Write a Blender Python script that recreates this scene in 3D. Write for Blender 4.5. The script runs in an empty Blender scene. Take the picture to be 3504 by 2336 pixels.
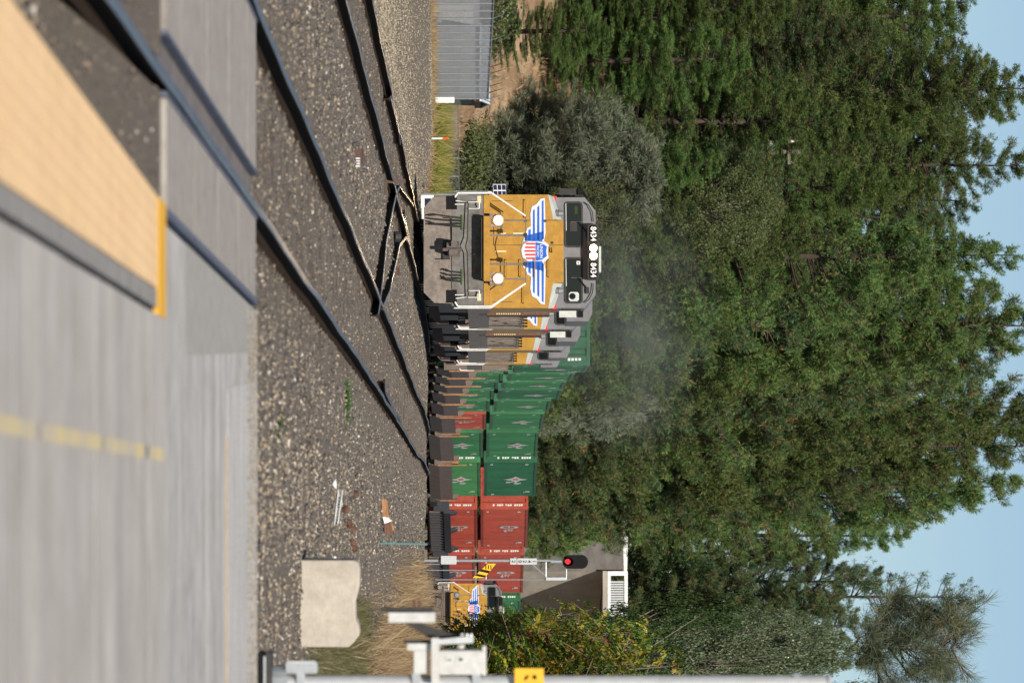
import bpy, math, random
import numpy as np
from mathutils import Vector, Matrix
rng = np.random.default_rng(7)
random.seed(7)
SC = bpy.context.scene
COL = SC.collection

# ------------------------------------------------------------------ camera, sky, sun, exposure
F, XH, YC, EYE = 21376.0, 1658.0, 1168.0, 1.686      # focal length in photo pixels, horizon column, centre row, eye height
cam_d = bpy.data.cameras.new('camera')
cam = bpy.data.objects.new('camera', cam_d); COL.objects.link(cam)
cam.matrix_world = Matrix(((0, -1, 0, 0), (0, 0, -1, 0), (1, 0, 0, EYE), (0, 0, 0, 1)))   # camera held upright: picture right is up
cam_d.sensor_width = 36.0
cam_d.lens = F * 36.0 / 3504.0
cam_d.shift_x = (1752.0 - XH) / 3504.0
cam_d.clip_start, cam_d.clip_end = 0.5, 6000
cam_d.dof.use_dof = True
cam_d.dof.focus_distance = 165
cam_d.dof.aperture_fstop = 5.6
SC.camera = cam

AZ, EL = math.radians(7.0), math.radians(33.0)       # sun behind the camera, a little to the right
world = bpy.data.worlds.new('World'); SC.world = world; world.use_nodes = True
wn = world.node_tree.nodes; wl = world.node_tree.links
sky = wn.new('ShaderNodeTexSky'); sky.sky_type = 'NISHITA'; sky.sun_disc = False
sky.sun_elevation = EL; sky.sun_rotation = math.pi - AZ
sky.altitude = 1500; sky.air_density = 1.0; sky.dust_density = 0.0; sky.ozone_density = 2.8
bg = wn['Background']; bg.inputs[1].default_value = 0.058
wl.new(sky.outputs[0], bg.inputs[0])
sun_d = bpy.data.lights.new('sun', 'SUN'); sun_d.energy = 4.9; sun_d.angle = math.radians(0.53); sun_d.color = (1.0, 0.93, 0.82)
sun = bpy.data.objects.new('sun', sun_d); COL.objects.link(sun)
sdir = Vector((math.sin(AZ) * math.cos(EL), -math.cos(AZ) * math.cos(EL), math.sin(EL)))
sun.rotation_euler = sdir.to_track_quat('Z', 'Y').to_euler()
SC.view_settings.view_transform = 'Standard'; SC.view_settings.look = 'None'
SC.view_settings.exposure = 0.35; SC.view_settings.gamma = 1.0; SC.view_settings.use_curve_mapping = False
SC.cycles.use_denoising = True
SC.cycles.max_bounces = 6; SC.cycles.diffuse_bounces = 3; SC.cycles.glossy_bounces = 3
SC.cycles.transparent_max_bounces = 12; SC.cycles.volume_bounces = 1
SC.cycles.sample_clamp_indirect = 6.0
SC.cycles.volume_step_rate = 1.0

def W(x, y, d):
    """photo pixel (3504 x 2336) at depth d -> point of the place"""
    return Vector(((y - YC) * d / F, d, EYE + (x - XH) * d / F))

# ------------------------------------------------------------------ materials
def mat(name, col, rough=0.7, metal=0.0, var=0.0, scale=4.0, col2=None, bump=0.0, bscale=30.0, spec=0.3, stretch=(1, 1, 1), lo=0.35, hi=0.65, speck=0, amt=.5):
    m = bpy.data.materials.new(name); m.use_nodes = True
    nt = m.node_tree; n = nt.nodes; l = nt.links
    b = n['Principled BSDF']
    b.inputs['Roughness'].default_value = rough; b.inputs['Metallic'].default_value = metal
    b.inputs['Specular IOR Level'].default_value = spec
    c = (*col, 1)
    b.inputs['Base Color'].default_value = c
    if var or col2 or bump:
        geo = n.new('ShaderNodeNewGeometry'); mp = n.new('ShaderNodeMapping'); mp.inputs['Scale'].default_value = stretch
        l.new(geo.outputs['Position'], mp.inputs[0])
    if var or col2:
        t = n.new('ShaderNodeTexNoise'); t.inputs['Scale'].default_value = scale; t.inputs['Detail'].default_value = 6; t.inputs['Roughness'].default_value = .65
        l.new(mp.outputs[0], t.inputs[0])
        r = n.new('ShaderNodeValToRGB')
        r.color_ramp.elements[0].position = lo; r.color_ramp.elements[1].position = hi
        c2 = col2 if col2 else tuple(x * (1 - var) for x in col)
        r.color_ramp.elements[0].color = (*c2, 1); r.color_ramp.elements[1].color = c
        l.new(t.outputs[0], r.inputs[0]); l.new(r.outputs[0], b.inputs['Base Color'])
    if speck and (var or col2):
        t3 = n.new('ShaderNodeTexNoise'); t3.inputs['Scale'].default_value = speck; t3.inputs['Detail'].default_value = 7; t3.inputs['Roughness'].default_value = .8
        l.new(geo.outputs['Position'], t3.inputs[0])
        r3 = n.new('ShaderNodeValToRGB'); r3.color_ramp.elements[0].position = .36; r3.color_ramp.elements[1].position = .60
        k_ = 1 - amt; r3.color_ramp.elements[0].color = (k_, k_ * .97, k_ * .93, 1); r3.color_ramp.elements[1].color = (1, 1, 1, 1)
        l.new(t3.outputs[0], r3.inputs[0])
        mu = n.new('ShaderNodeMix'); mu.data_type = 'RGBA'; mu.blend_type = 'MULTIPLY'; mu.inputs[0].default_value = 1
        l.new(r.outputs[0], mu.inputs[6]); l.new(r3.outputs[0], mu.inputs[7]); l.new(mu.outputs[2], b.inputs['Base Color'])
    if bump:
        t2 = n.new('ShaderNodeTexNoise'); t2.inputs['Scale'].default_value = bscale; t2.inputs['Detail'].default_value = 4
        l.new(mp.outputs[0], t2.inputs[0])
        bp = n.new('ShaderNodeBump'); bp.inputs['Strength'].default_value = bump; bp.inputs['Distance'].default_value = 0.02
        l.new(t2.outputs[0], bp.inputs['Height']); l.new(bp.outputs[0], b.inputs['Normal'])
    return m

def foliage(name, stops, trans=0.35, rough=0.6):
    """leaf material: colour picked per leaf clump from the stops, a share of the light passes through"""
    m = bpy.data.materials.new(name); m.use_nodes = True
    nt = m.node_tree; n = nt.nodes; l = nt.links
    n.remove(n['Principled BSDF'])
    geo = n.new('ShaderNodeNewGeometry'); r = n.new('ShaderNodeValToRGB')
    e = r.color_ramp.elements
    while len(e) < len(stops): e.new(0.5)
    for i, (p, c) in enumerate(stops):
        e[i].position = p; e[i].color = (*c, 1)
    l.new(geo.outputs['Random Per Island'], r.inputs[0])
    oi = n.new('ShaderNodeObjectInfo'); hs = n.new('ShaderNodeHueSaturation')
    mr = n.new('ShaderNodeMapRange'); mr.inputs['To Min'].default_value = 0.68; mr.inputs['To Max'].default_value = 1.14
    l.new(oi.outputs['Random'], mr.inputs['Value']); l.new(mr.outputs[0], hs.inputs['Value'])
    mr2 = n.new('ShaderNodeMapRange'); mr2.inputs['To Min'].default_value = 0.485; mr2.inputs['To Max'].default_value = 0.52
    l.new(oi.outputs['Random'], mr2.inputs['Value']); l.new(mr2.outputs[0], hs.inputs['Hue'])
    l.new(r.outputs[0], hs.inputs['Color'])
    d = n.new('ShaderNodeBsdfDiffuse'); t = n.new('ShaderNodeBsdfTranslucent'); mx = n.new('ShaderNodeMixShader'); mx.inputs[0].default_value = trans
    l.new(hs.outputs[0], d.inputs[0]); l.new(hs.outputs[0], t.inputs[0]); l.new(d.outputs[0], mx.inputs[1]); l.new(t.outputs[0], mx.inputs[2])
    g = n.new('ShaderNodeBsdfGlossy'); g.inputs['Roughness'].default_value = 0.45; g.inputs['Color'].default_value = (.8, .85, .8, 1)
    mx2 = n.new('ShaderNodeMixShader'); mx2.inputs[0].default_value = 0.015
    l.new(mx.outputs[0], mx2.inputs[1]); l.new(g.outputs[0], mx2.inputs[2])
    l.new(mx2.outputs[0], n['Material Output'].inputs[0])
    return m

def emit(name, col, strength):
    m = bpy.data.materials.new(name); m.use_nodes = True
    n = m.node_tree.nodes; n.remove(n['Principled BSDF'])
    e = n.new('ShaderNodeEmission'); e.inputs[0].default_value = (*col, 1); e.inputs[1].default_value = strength
    m.node_tree.links.new(e.outputs[0], n['Material Output'].inputs[0]); return m

M = {}
M['yellow'] = mat('loco_yellow', (0.43, 0.225, 0.026), .45, var=.16, scale=2, speck=5, amt=.25, bump=.04, bscale=8, spec=.4)
M['grey'] = mat('loco_grey', (0.17, 0.17, 0.18), .5, var=.25, scale=3, spec=.35)
M['grime'] = mat('pilot_grime', (0.25, 0.21, 0.18), .5, col2=(.155, .13, .112), scale=2.5, speck=12, amt=.35, bump=.15, bscale=25)
M['front'] = mat('end_plate_grey', (0.18, 0.175, 0.165), .55, col2=(.115, .105, .095), scale=2.5, speck=9, amt=.35)
M['palegrey'] = mat('pale_grey_paint', (0.5, 0.53, 0.5), .5, var=.2, scale=8)
M['white'] = mat('white_paint', (0.75, 0.75, 0.73), .45, var=.15, scale=9)
M['red'] = mat('red_paint', (0.6, 0.03, 0.025), .45)
M['blue'] = mat('emblem_blue', (0.012, 0.10, 0.46), .45)
M['silver'] = mat('emblem_silver', (0.55, 0.56, 0.6), .5)
M['black'] = mat('black_paint', (0.006, 0.006, 0.0065), .7, spec=.15)
M['dark'] = mat('dark_steel', (0.035, 0.032, 0.03), .55, var=.4, scale=6)
M['steel'] = mat('worn_steel', (0.20, 0.19, 0.18), .45, .3, var=.4, scale=12)
M['rust'] = mat('rust', (0.16, 0.075, 0.045), .8, col2=(.08, .05, .04), scale=20)
M['coupler'] = mat('coupler_iron', (0.13, 0.10, 0.085), .5, col2=(.07, .06, .055), scale=14, spec=.5)
M['glass'] = mat('cab_glass', (0.008, 0.011, 0.012), .05, spec=.35)
M['rubber'] = mat('rubber', (0.02, 0.02, 0.02), .6)
M['tan'] = mat('tan_decal', (0.6, 0.5, 0.3), .6)
M['soot'] = mat('sooty_grey', (0.135, 0.125, 0.115), .6, var=.3, scale=2, stretch=(6, .4, 1))
M['rail_side'] = mat('rail_web', (0.042, 0.029, 0.021), .9, var=.4, scale=15, spec=.03)
M['rail_top'] = mat('rail_head', (0.16, 0.13, 0.105), .26, .35, var=.5, scale=1.2, bump=.2, bscale=3.0, spec=.35)
M['tie'] = mat('tie_wood', (0.115, 0.09, 0.07), .9, col2=(.06, .05, .042), scale=9, stretch=(1, 8, 8), bump=.4)
M['concrete'] = mat('pale_concrete', (0.48, 0.435, 0.37), .85, var=.22, scale=4, speck=14, amt=.12, bump=.3, bscale=35)
M['panel'] = mat('crossing_panel', (0.42, 0.385, 0.35), .8, var=.3, speck=7, amt=.3, scale=1.3, stretch=(1, 6, 1), bump=.2)
M['steel_blue'] = mat('panel_edge_steel', (0.13, 0.145, 0.19), .6, 0, var=.35, scale=6, spec=.1)
M['asphalt_new'] = mat('asphalt_patch', (0.37, 0.36, 0.335), .9, var=.25, scale=6, bump=.3, bscale=60)
M['amber'] = mat('painted_line', (0.5, 0.32, 0.12), .8, var=.3, scale=8)
M['gatewhite'] = mat('weathered_white', (0.50, 0.50, 0.49), .5, col2=(.40, .39, .37), scale=12)
M['galv'] = mat('galvanised', (0.40, 0.42, 0.44), .4, .5, var=.25, scale=10)
M['alum'] = mat('aluminium_paint', (0.50, 0.51, 0.52), .4, .3, var=.15, scale=14)
M['headlight'] = emit('headlight_lit', (1.0, 0.66, 0.32), 380)
M['lamp_fringe'] = emit('lamp_glow_fringe', (1.0, .55, .20), .9)  # orange blur fringe round the lit lamps, added as a weakly glowing ring
M['redlamp'] = emit('signal_red_lit', (1.0, 0.03, 0.035), 1.6)
M['redlens'] = mat('red_lens', (0.45, 0.012, 0.012), .2)
M['lens'] = mat('unlit_lens', (0.5, 0.52, 0.52), .15, .6)
M['cont_green'] = mat('container_green', (0.030, 0.155, 0.062), .55, var=.30, scale=.9, speck=4, amt=.3, stretch=(1, 1, .3))
M['cont_green2'] = mat('container_green_faded', (0.05, 0.20, 0.07), .55, var=.30, scale=.9, speck=4, amt=.3)
M['cont_dark'] = mat('container_green_dark', (0.018, 0.11, 0.052), .55, var=.30, scale=.9, speck=4, amt=.3)
M['cont_red'] = mat('container_red', (0.37, 0.066, 0.042), .55, var=.30, scale=.9, speck=4, amt=.3, stretch=(1, 1, .3))
M['mark'] = mat('white_lettering', (0.7, 0.72, 0.68), .6, var=.3, scale=20)
M['well'] = mat('well_brown', (0.15, 0.112, 0.095), .7, col2=(.11, .082, .07), scale=1.5)
M['wellblack'] = mat('well_black', (0.035, 0.036, 0.045), .6, var=.3, scale=3)
M['orange_rust'] = mat('orange_rust', (0.34, 0.17, 0.075), .8, col2=(.2, .1, .05), scale=7)
M['hazard'] = mat('hazard_yellow', (0.75, 0.42, 0.01), .5)
M['bark'] = mat('bark', (0.075, 0.052, 0.038), .95, col2=(.035, .027, .022), scale=6, stretch=(1, 1, .3), bump=.6, bscale=14)
M['limb'] = mat('pine_limb', (0.05, 0.036, 0.027), .95)
M['twig'] = mat('grey_twig', (0.16, 0.13, 0.105), .9)
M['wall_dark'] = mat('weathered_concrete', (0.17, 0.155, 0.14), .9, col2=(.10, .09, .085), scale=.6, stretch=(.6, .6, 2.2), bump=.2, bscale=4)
M['wall_pale'] = mat('bridge_concrete', (0.40, 0.355, 0.29), .9, col2=(.27, .245, .21), scale=.5, stretch=(.6, .6, 1.6), bump=.15, bscale=4)
M['shed'] = mat('shed_metal', (0.42, 0.44, 0.45), .5, .1, var=.15, scale=2)
M['roofwhite'] = mat('roof_white', (0.66, 0.72, 0.8), .5, var=.08, scale=2)
M['orange'] = mat('marker_orange', (0.8, 0.10, 0.015), .5)
M['brownpaint'] = mat('brown_trim', (0.115, 0.062, 0.048), .8, col2=(.07, .045, .04), scale=30)
M['solar'] = mat('solar_cells', (0.015, 0.02, 0.05), .15)
M['teal'] = mat('teal_rod', (0.09, 0.24, 0.25), .6)
M['yellow_edge'] = mat('bright_yellow_edge', (0.75, 0.40, 0.03), .7, var=.1, scale=10)
M['tactile'] = mat('tactile_yellow', (0.84, 0.58, 0.31), .75, col2=(.78, .55, .32), scale=5, speck=3, amt=.12)
M['kerbgrey'] = mat('border_concrete', (0.30, 0.285, 0.27), .85, var=.3, scale=6)

PINE = [(0.0, (0.062, 0.120, 0.040)), (0.35, (0.102, 0.175, 0.050)), (0.72, (0.142, 0.212, 0.058)), (1.0, (0.180, 0.235, 0.068))]
PINE_B = [(0.0, (0.058, 0.120, 0.056)), (0.4, (0.090, 0.168, 0.068)), (0.92, (0.130, 0.200, 0.070)), (0.95, (0.26, 0.17, 0.06)), (1.0, (0.36, 0.20, 0.08))]
PINE_C = [(0.0, (0.070, 0.135, 0.040)), (0.5, (0.120, 0.198, 0.052)), (1.0, (0.170, 0.240, 0.064))]
GREYP = [(0.0, (0.17, 0.21, 0.135)), (0.5, (0.23, 0.275, 0.185)), (0.95, (0.29, 0.32, 0.22)), (1.0, (0.30, 0.20, 0.11))]
OAK = [(0.0, (0.075, 0.095, 0.034)), (0.5, (0.105, 0.125, 0.046)), (1.0, (0.145, 0.16, 0.07))]
OAKD = [(0.0, (0.025, 0.050, 0.014)), (0.6, (0.040, 0.072, 0.020)), (1.0, (0.065, 0.10, 0.032))]
OAKG = [(0.0, (0.06, 0.085, 0.04)), (0.6, (0.10, 0.125, 0.065)), (0.93, (0.16, 0.175, 0.11)), (1.0, (0.30, 0.30, 0.22))]
HEAVEN = [(0.0, (0.06, 0.12, 0.02)), (0.45, (0.14, 0.22, 0.03)), (0.72, (0.28, 0.29, 0.04)), (0.9, (0.45, 0.36, 0.05)), (1.0, (0.28, 0.15, 0.06))]
M['pine'] = foliage('pine_needles', PINE); M['pine_b'] = foliage('pine_needles_browning', PINE_B); M['pine_c'] = foliage('pine_needles_bright', PINE_C)
M['old'] = foliage('old_needles', [(0, (.17, .105, .045)), (.6, (.26, .15, .065)), (1, (.38, .23, .12))], .3)
M['greyp'] = foliage('grey_pine_needles', GREYP, .3); M['greyd'] = foliage('grey_pine_needles_dark', [(0, (.10, .13, .075)), (.5, (.14, .17, .10)), (.95, (.18, .20, .12)), (1, (.26, .17, .09))], .3); M['oak'] = foliage('oak_leaves', OAK, .25); M['oakd'] = foliage('dark_leaves', OAKD, .2); M['oakg'] = foliage('silvery_leaves', OAKG, .2)
M['heaven'] = foliage('yellowing_leaves', HEAVEN, .45)
M['heaven_green'] = foliage('green_leaflets', [(0, (.045, .10, .018)), (1, (.12, .22, .035))], .4); M['heaven_gold'] = foliage('golden_leaflets', [(0, (.30, .28, .03)), (1, (.50, .40, .05))], .45); M['heaven_brown'] = foliage('brown_leaflets', [(0, (.14, .07, .035)), (1, (.26, .13, .06))], .3)
M['drygrass'] = foliage('dry_grass', [(0, (.30, .20, .10)), (.5, (.42, .30, .165)), (1, (.52, .40, .24))], .3)
M['olive'] = foliage('olive_weeds', [(0, (.10, .105, .045)), (.5, (.20, .19, .085)), (1, (.30, .26, .13))], .3)
M['meadow'] = foliage('yellow_green_grass', [(0, (.17, .20, .04)), (.4, (.29, .30, .06)), (.7, (.40, .34, .10)), (1, (.46, .34, .19))], .4)
M['weed'] = foliage('green_weed', [(0, (.04, .10, .02)), (1, (.09, .17, .03))], .4)
M['stone'] = foliage('ballast_stone', [(0, (.06, .057, .056)), (.3, (.12, .108, .10)), (.55, (.185, .162, .145)), (.75, (.26, .215, .17)), (.95, (.36, .275, .19)), (1, (.60, .55, .50))], 0.0)
M['stone_mix'] = foliage('mixed_gravel', [(0, (.06, .056, .054)), (.35, (.16, .142, .125)), (.6, (.26, .215, .17)), (.85, (.40, .30, .21)), (1, (.65, .58, .50))], 0.0)
M['stone_tan'] = foliage('pale_gravel', [(0, (.13, .11, .09)), (.4, (.27, .225, .17)), (.8, (.36, .29, .21)), (1, (.50, .43, .35))], 0.0)

# ------------------------------------------------------------------ mesh builder
class MB:
    def __init__(s): s.v = []; s.f = []; s.mi = []; s.mats = []
    def mid(s, m):
        if m not in s.mats: s.mats.append(m)
        return s.mats.index(m)
    def add(s, vs, fs, m):
        o = len(s.v); k = s.mid(m); s.v.extend([tuple(v) for v in vs])
        for f in fs: s.f.append([i + o for i in f]); s.mi.append(k)
    def box(s, x0, x1, y0, y1, z0, z1, m):
        s.add([(x0, y0, z0), (x1, y0, z0), (x1, y1, z0), (x0, y1, z0), (x0, y0, z1), (x1, y0, z1), (x1, y1, z1), (x0, y1, z1)],
              [(0, 3, 2, 1), (4, 5, 6, 7), (0, 1, 5, 4), (1, 2, 6, 5), (2, 3, 7, 6), (3, 0, 4, 7)], m)
    def bbox(s, x0, x1, y0, y1, z0, z1, m, b=0.02):
        """box with chamfered vertical and front edges"""
        P = [(x0 + b, z0), (x1 - b, z0), (x1, z0 + b), (x1, z1 - b), (x1 - b, z1), (x0 + b, z1), (x0, z1 - b), (x0, z0 + b)]
        s.prism(P, y0, y1, m)
    def prism(s, poly, y0, y1, m):
        """(x,z) outline extruded along y"""
        n = len(poly)
        vs = [(p[0], y0, p[1]) for p in poly] + [(p[0], y1, p[1]) for p in poly]
        fs = [tuple(range(n)), tuple(range(2 * n - 1, n - 1, -1))] + [(i, i + n, (i + 1) % n + n, (i + 1) % n) for i in range(n)]
        s.add(vs, fs, m)
    def sideprism(s, poly, x0, x1, m):
        """(y,z) outline extruded along x"""
        n = len(poly)
        vs = [(x0, p[0], p[1]) for p in poly] + [(x1, p[0], p[1]) for p in poly]
        fs = [tuple(range(n)), tuple(range(2 * n - 1, n - 1, -1))] + [(i, i + n, (i + 1) % n + n, (i + 1) % n) for i in range(n)]
        s.add(vs, fs, m)
    def cyl(s, p0, p1, r0, r1, m, n=8, cap=True):
        p0 = Vector(p0); p1 = Vector(p1); ax = (p1 - p0)
        if ax.length < 1e-6: return
        ax.normalize()
        a = ax.orthogonal().normalized(); b = ax.cross(a)
        vs = []
        for p, r in ((p0, r0), (p1, r1)):
            for i in range(n):
                t = 2 * math.pi * i / n
                vs.append(p + a * (r * math.cos(t)) + b * (r * math.sin(t)))
        fs = [(i, (i + 1) % n, (i + 1) % n + n, i + n) for i in range(n)]
        if cap: fs += [tuple(range(n - 1, -1, -1)), tuple(range(n, 2 * n))]
        s.add(vs, fs, m)
    def tube(s, pts, r, m, n=6):
        for a, b in zip(pts, pts[1:]): s.cyl(a, b, r, r, m, n)
    def poly(s, pts, m): s.add(pts, [tuple(range(len(pts)))], m)
    def flat(s, xz, y, m): s.add([(p[0], y, p[1]) for p in xz], [tuple(range(len(xz)))], m)
    def obj(s, name, parent=None, smooth=False, at=None):
        me = bpy.data.meshes.new(name); me.from_pydata(s.v, [], s.f)
        for m in s.mats: me.materials.append(m)
        me.polygons.foreach_set('material_index', s.mi)
        if smooth: me.polygons.foreach_set('use_smooth', [True] * len(s.f))
        me.update()
        o = bpy.data.objects.new(name, me); COL.objects.link(o)
        if parent: o.parent = parent
        if at is not None: o.location = at
        return o

def npmesh(name, V, T, mats, mi=None):
    me = bpy.data.meshes.new(name)
    V = np.ascontiguousarray(V, dtype=np.float32); T = np.ascontiguousarray(T, dtype=np.int32)
    k = T.shape[1]
    me.vertices.add(len(V)); me.vertices.foreach_set('co', V.ravel())
    me.loops.add(T.size); me.loops.foreach_set('vertex_index', T.ravel())
    me.polygons.add(len(T)); me.polygons.foreach_set('loop_start', np.arange(0, T.size, k, dtype=np.int32))
    me.polygons.foreach_set('loop_total', np.full(len(T), k, dtype=np.int32))
    for m in mats: me.materials.append(m)
    if mi is not None: me.polygons.foreach_set('material_index', np.asarray(mi, dtype=np.int32))
    me.update(calc_edges=True); me.validate()
    return me
def link(name, me, parent=None):
    o = bpy.data.objects.new(name, me); COL.objects.link(o)
    if parent: o.parent = parent
    return o
def tag(o, label=None, cat=None, group=None, kind=None):
    if label: o['label'] = label
    if cat: o['category'] = cat
    if group: o['group'] = group
    if kind: o['kind'] = kind
    return o
def thing(name, label, cat, loc=(0, 0, 0), rz=0.0, group=None):
    o = bpy.data.objects.new(name, None); COL.objects.link(o); o.location = loc; o.rotation_euler = (0, 0, rz)
    o.empty_display_size = .2
    return tag(o, label, cat, group)
def copy_tree(o, parent=None):
    c = o.copy(); COL.objects.link(c)
    if parent: c.parent = parent
    for ch in list(o.children): copy_tree(ch, c)
    return c
def text_faces(s, size):
    cu = bpy.data.curves.new('t', 'FONT'); cu.body = s; cu.size = size; cu.align_x = 'CENTER'; cu.align_y = 'CENTER'; cu.resolution_u = 3; cu.offset = size * .02
    ob = bpy.data.objects.new('t', cu); COL.objects.link(ob)
    dg = bpy.context.evaluated_depsgraph_get()
    me = bpy.data.meshes.new_from_object(ob.evaluated_get(dg))
    vs = [tuple(v.co) for v in me.vertices]; fs = [tuple(p.vertices) for p in me.polygons]
    bpy.data.objects.remove(ob); bpy.data.curves.remove(cu); bpy.data.meshes.remove(me)
    return vs, fs
def put_text(mb, s, size, x, y, z, m, sx=1.0):
    vs, fs = text_faces(s, size)
    mb.add([(x + v[0] * sx, y, z + v[1]) for v in vs], fs, m)

# ------------------------------------------------------------------ the lie of the land
_d = np.arange(-60, 760, 1.0)
def smooth(a, w):
    k = np.hanning(2 * w + 3)[1:-1]; k /= k.sum()
    return np.convolve(np.pad(a, w, mode='reflect', reflect_type='odd'), k, 'valid')
_B = smooth(np.interp(_d, [-60, 20, 46, 77, 95.6, 130, 160, 179, 198, 217, 237.5, 252, 266, 281, 295, 309.5, 324, 338, 355, 369.5, 384, 420, 520, 760],
                      [-9.0, -6.62, -5.85, -4.93, -4.38, -3.32, -2.34, -1.86, -1.2, -.68, -.32, .06, .48, .95, 1.54, 2.3, 3.4, 5.1, 8.1, 11.2, 14.5, 23, 50, 116]), 7)
_gap = np.interp(_d, [-60, 45, 82, 160, 760], [4.05, 4.08, 4.18, 4.5, 4.5])
_Z = smooth(np.interp(_d, [-60, 165, 195, 217, 237, 252, 281, 295, 310, 324, 338, 355, 370, 384, 450, 600, 760],
                      [0, 0, -.08, -.2, -.40, -.58, -.93, -1.09, -1.28, -1.45, -1.57, -1.76, -1.92, -2.03, -2.5, -3, -3]), 9)
def Bx(d): return np.interp(d, _d, _B)
def Ax(d): return np.interp(d, _d, _B + _gap)
def Zr(d): return np.interp(d, _d, _Z)
def heading(d): return math.atan((Bx(d + 2) - Bx(d - 2)) / 4)
def toe(X): return np.interp(X, [-60, -9, -6, 0, 5, 10, 20, 40, 80], [262, 268, 276, 352, 392, 405, 432, 480, 560])
def hash2(x, y):
    return np.sin(x * 1.7 + 3.1 * np.sin(y * .9)) * .5 + np.sin(y * 1.3 + 2.3 * np.sin(x * .6)) * .5
def Zg(X, d):
    X = np.asarray(X, float); d = np.asarray(d, float)
    z = Zr(d) - .150
    b = Bx(d); a = Ax(d)
    z = z - .10 * np.clip((b - 1.9 - X) / 1.2, 0, 1) - .12 * np.clip((X - a - 1.7) / 1.0, 0, 1)
    z = z - .04 * np.clip((np.abs(X - (a + b) / 2) - .2), 0, .0); mid = np.exp(-((X - (a + b) / 2) / .7) ** 2); z = z + .05 * mid
    z = z + .30 * np.clip((b - 4.0 - X) / 2.5, 0, 1) * np.clip((d - 165) / 25, 0, 1) * np.clip((262 - d) / 20, 0, 1)
    z = z + .95 * np.exp(-((X - 7.2) / 2.2) ** 2 - ((d - 112) / 26) ** 2)
    z = z + .32 * np.exp(-((X - (a + 3.2)) / 1.4) ** 2) * np.exp(-((d - 150) / 50) ** 2)
    t = np.clip(d - toe(X), 0, None)
    hill = np.minimum(np.where(t < 34, t * .30, 10.2 + (t - 34) * .10), 14.0)
    z = z + hill + np.clip(t / 6, 0, 1) * .45 * hash2(X * .8, d * .6)
    z = z + .02 * hash2(X * 4, d * 2.2)
    return z

# ground sheet out to the horizon
xs = np.unique(np.concatenate([np.linspace(-900, -40, 12), np.linspace(-40, -14, 24), np.linspace(-14, 16, 121), np.linspace(16, 50, 30), np.linspace(50, 900, 12)]))
ds = np.unique(np.concatenate([np.linspace(-80, 20, 8), np.linspace(20, 120, 120), np.linspace(120, 420, 200), np.linspace(420, 520, 30), np.linspace(520, 740, 12), [1500, 4000]]))
GX, GD = np.meshgrid(xs, ds)
GZ = Zg(GX, np.minimum(GD, 700)); GZ = np.where(GD < 46.6, np.minimum(GZ, -.22), GZ)
nx, nd = len(xs), len(ds)
V = np.stack([GX.ravel(), GD.ravel(), GZ.ravel()], 1)
ii = np.arange(nd - 1)[:, None] * nx + np.arange(nx - 1)[None, :]
Tq = np.stack([ii, ii + 1, ii + nx + 1, ii + nx], -1).reshape(-1, 4)
gm = bpy.data.materials.new('ground_soil'); gm.use_nodes = True
n = gm.node_tree.nodes; l = gm.node_tree.links; b = n['Principled BSDF']; b.inputs['Roughness'].default_value = .95; b.inputs['Specular IOR Level'].default_value = .1
geo = n.new('ShaderNodeNewGeometry'); sep = n.new('ShaderNodeSeparateXYZ'); l.new(geo.outputs['Position'], sep.inputs[0])
def ramp(els):
    r = n.new('ShaderNodeValToRGB'); e = r.color_ramp.elements
    while len(e) < len(els): e.new(.5)
    for i, (p, c) in enumerate(els): e[i].position = p; e[i].color = (*c, 1)
    return r
n1 = n.new('ShaderNodeTexNoise'); n1.inputs['Scale'].default_value = 18; n1.inputs['Detail'].default_value = 8; n1.inputs['Roughness'].default_value = .75; l.new(geo.outputs['Position'], n1.inputs[0])
n2 = n.new('ShaderNodeTexNoise'); n2.inputs['Scale'].default_value = .35; n2.inputs['Detail'].default_value = 5; l.new(geo.outputs['Position'], n2.inputs[0])
r1 = ramp([(.3, (.105, .090, .076)), (.5, (.185, .158, .132)), (.7, (.31, .26, .205))]); l.new(n1.outputs[0], r1.inputs[0])
r2 = ramp([(.3, (.19, .115, .068)), (.5, (.32, .215, .135)), (.68, (.42, .30, .195))]); l.new(n2.outputs[0], r2.inputs[0])
n3 = n.new('ShaderNodeTexNoise'); n3.inputs['Scale'].default_value = 1.6; n3.inputs['Detail'].default_value = 6; l.new(geo.outputs['Position'], n3.inputs[0])
mlt = n.new('ShaderNodeMix'); mlt.data_type = 'RGBA'; mlt.blend_type = 'MULTIPLY'; mlt.inputs[0].default_value = .6
rr = ramp([(.3, (.35, .32, .3)), (.6, (1, 1, 1))]); l.new(n3.outputs[0], rr.inputs[0]); l.new(r2.outputs[0], mlt.inputs[6]); l.new(rr.outputs[0], mlt.inputs[7])
mr = n.new('ShaderNodeMapRange'); mr.inputs['From Min'].default_value = 255; mr.inputs['From Max'].default_value = 275; l.new(sep.outputs[1], mr.inputs[0])
mz = n.new('ShaderNodeMapRange'); mz.inputs['From Min'].default_value = -.9; mz.inputs['From Max'].default_value = .5; l.new(sep.outputs[2], mz.inputs[0])
mm = n.new('ShaderNodeMath'); mm.operation = 'MULTIPLY'; l.new(mr.outputs[0], mm.inputs[0]); l.new(mz.outputs[0], mm.inputs[1])
mx = n.new('ShaderNodeMix'); mx.data_type = 'RGBA'; l.new(mm.outputs[0], mx.inputs[0]); l.new(r1.outputs[0], mx.inputs[6]); l.new(mlt.outputs[2], mx.inputs[7])
l.new(mx.outputs[2], b.inputs['Base Color'])
bp = n.new('ShaderNodeBump'); bp.inputs['Strength'].default_value = .8; bp.inputs['Distance'].default_value = .05; l.new(n1.outputs[0], bp.inputs['Height']); l.new(bp.outputs[0], b.inputs['Normal'])
g = link('ground', npmesh('ground', V, Tq, [gm])); tag(g, kind='structure')

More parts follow.
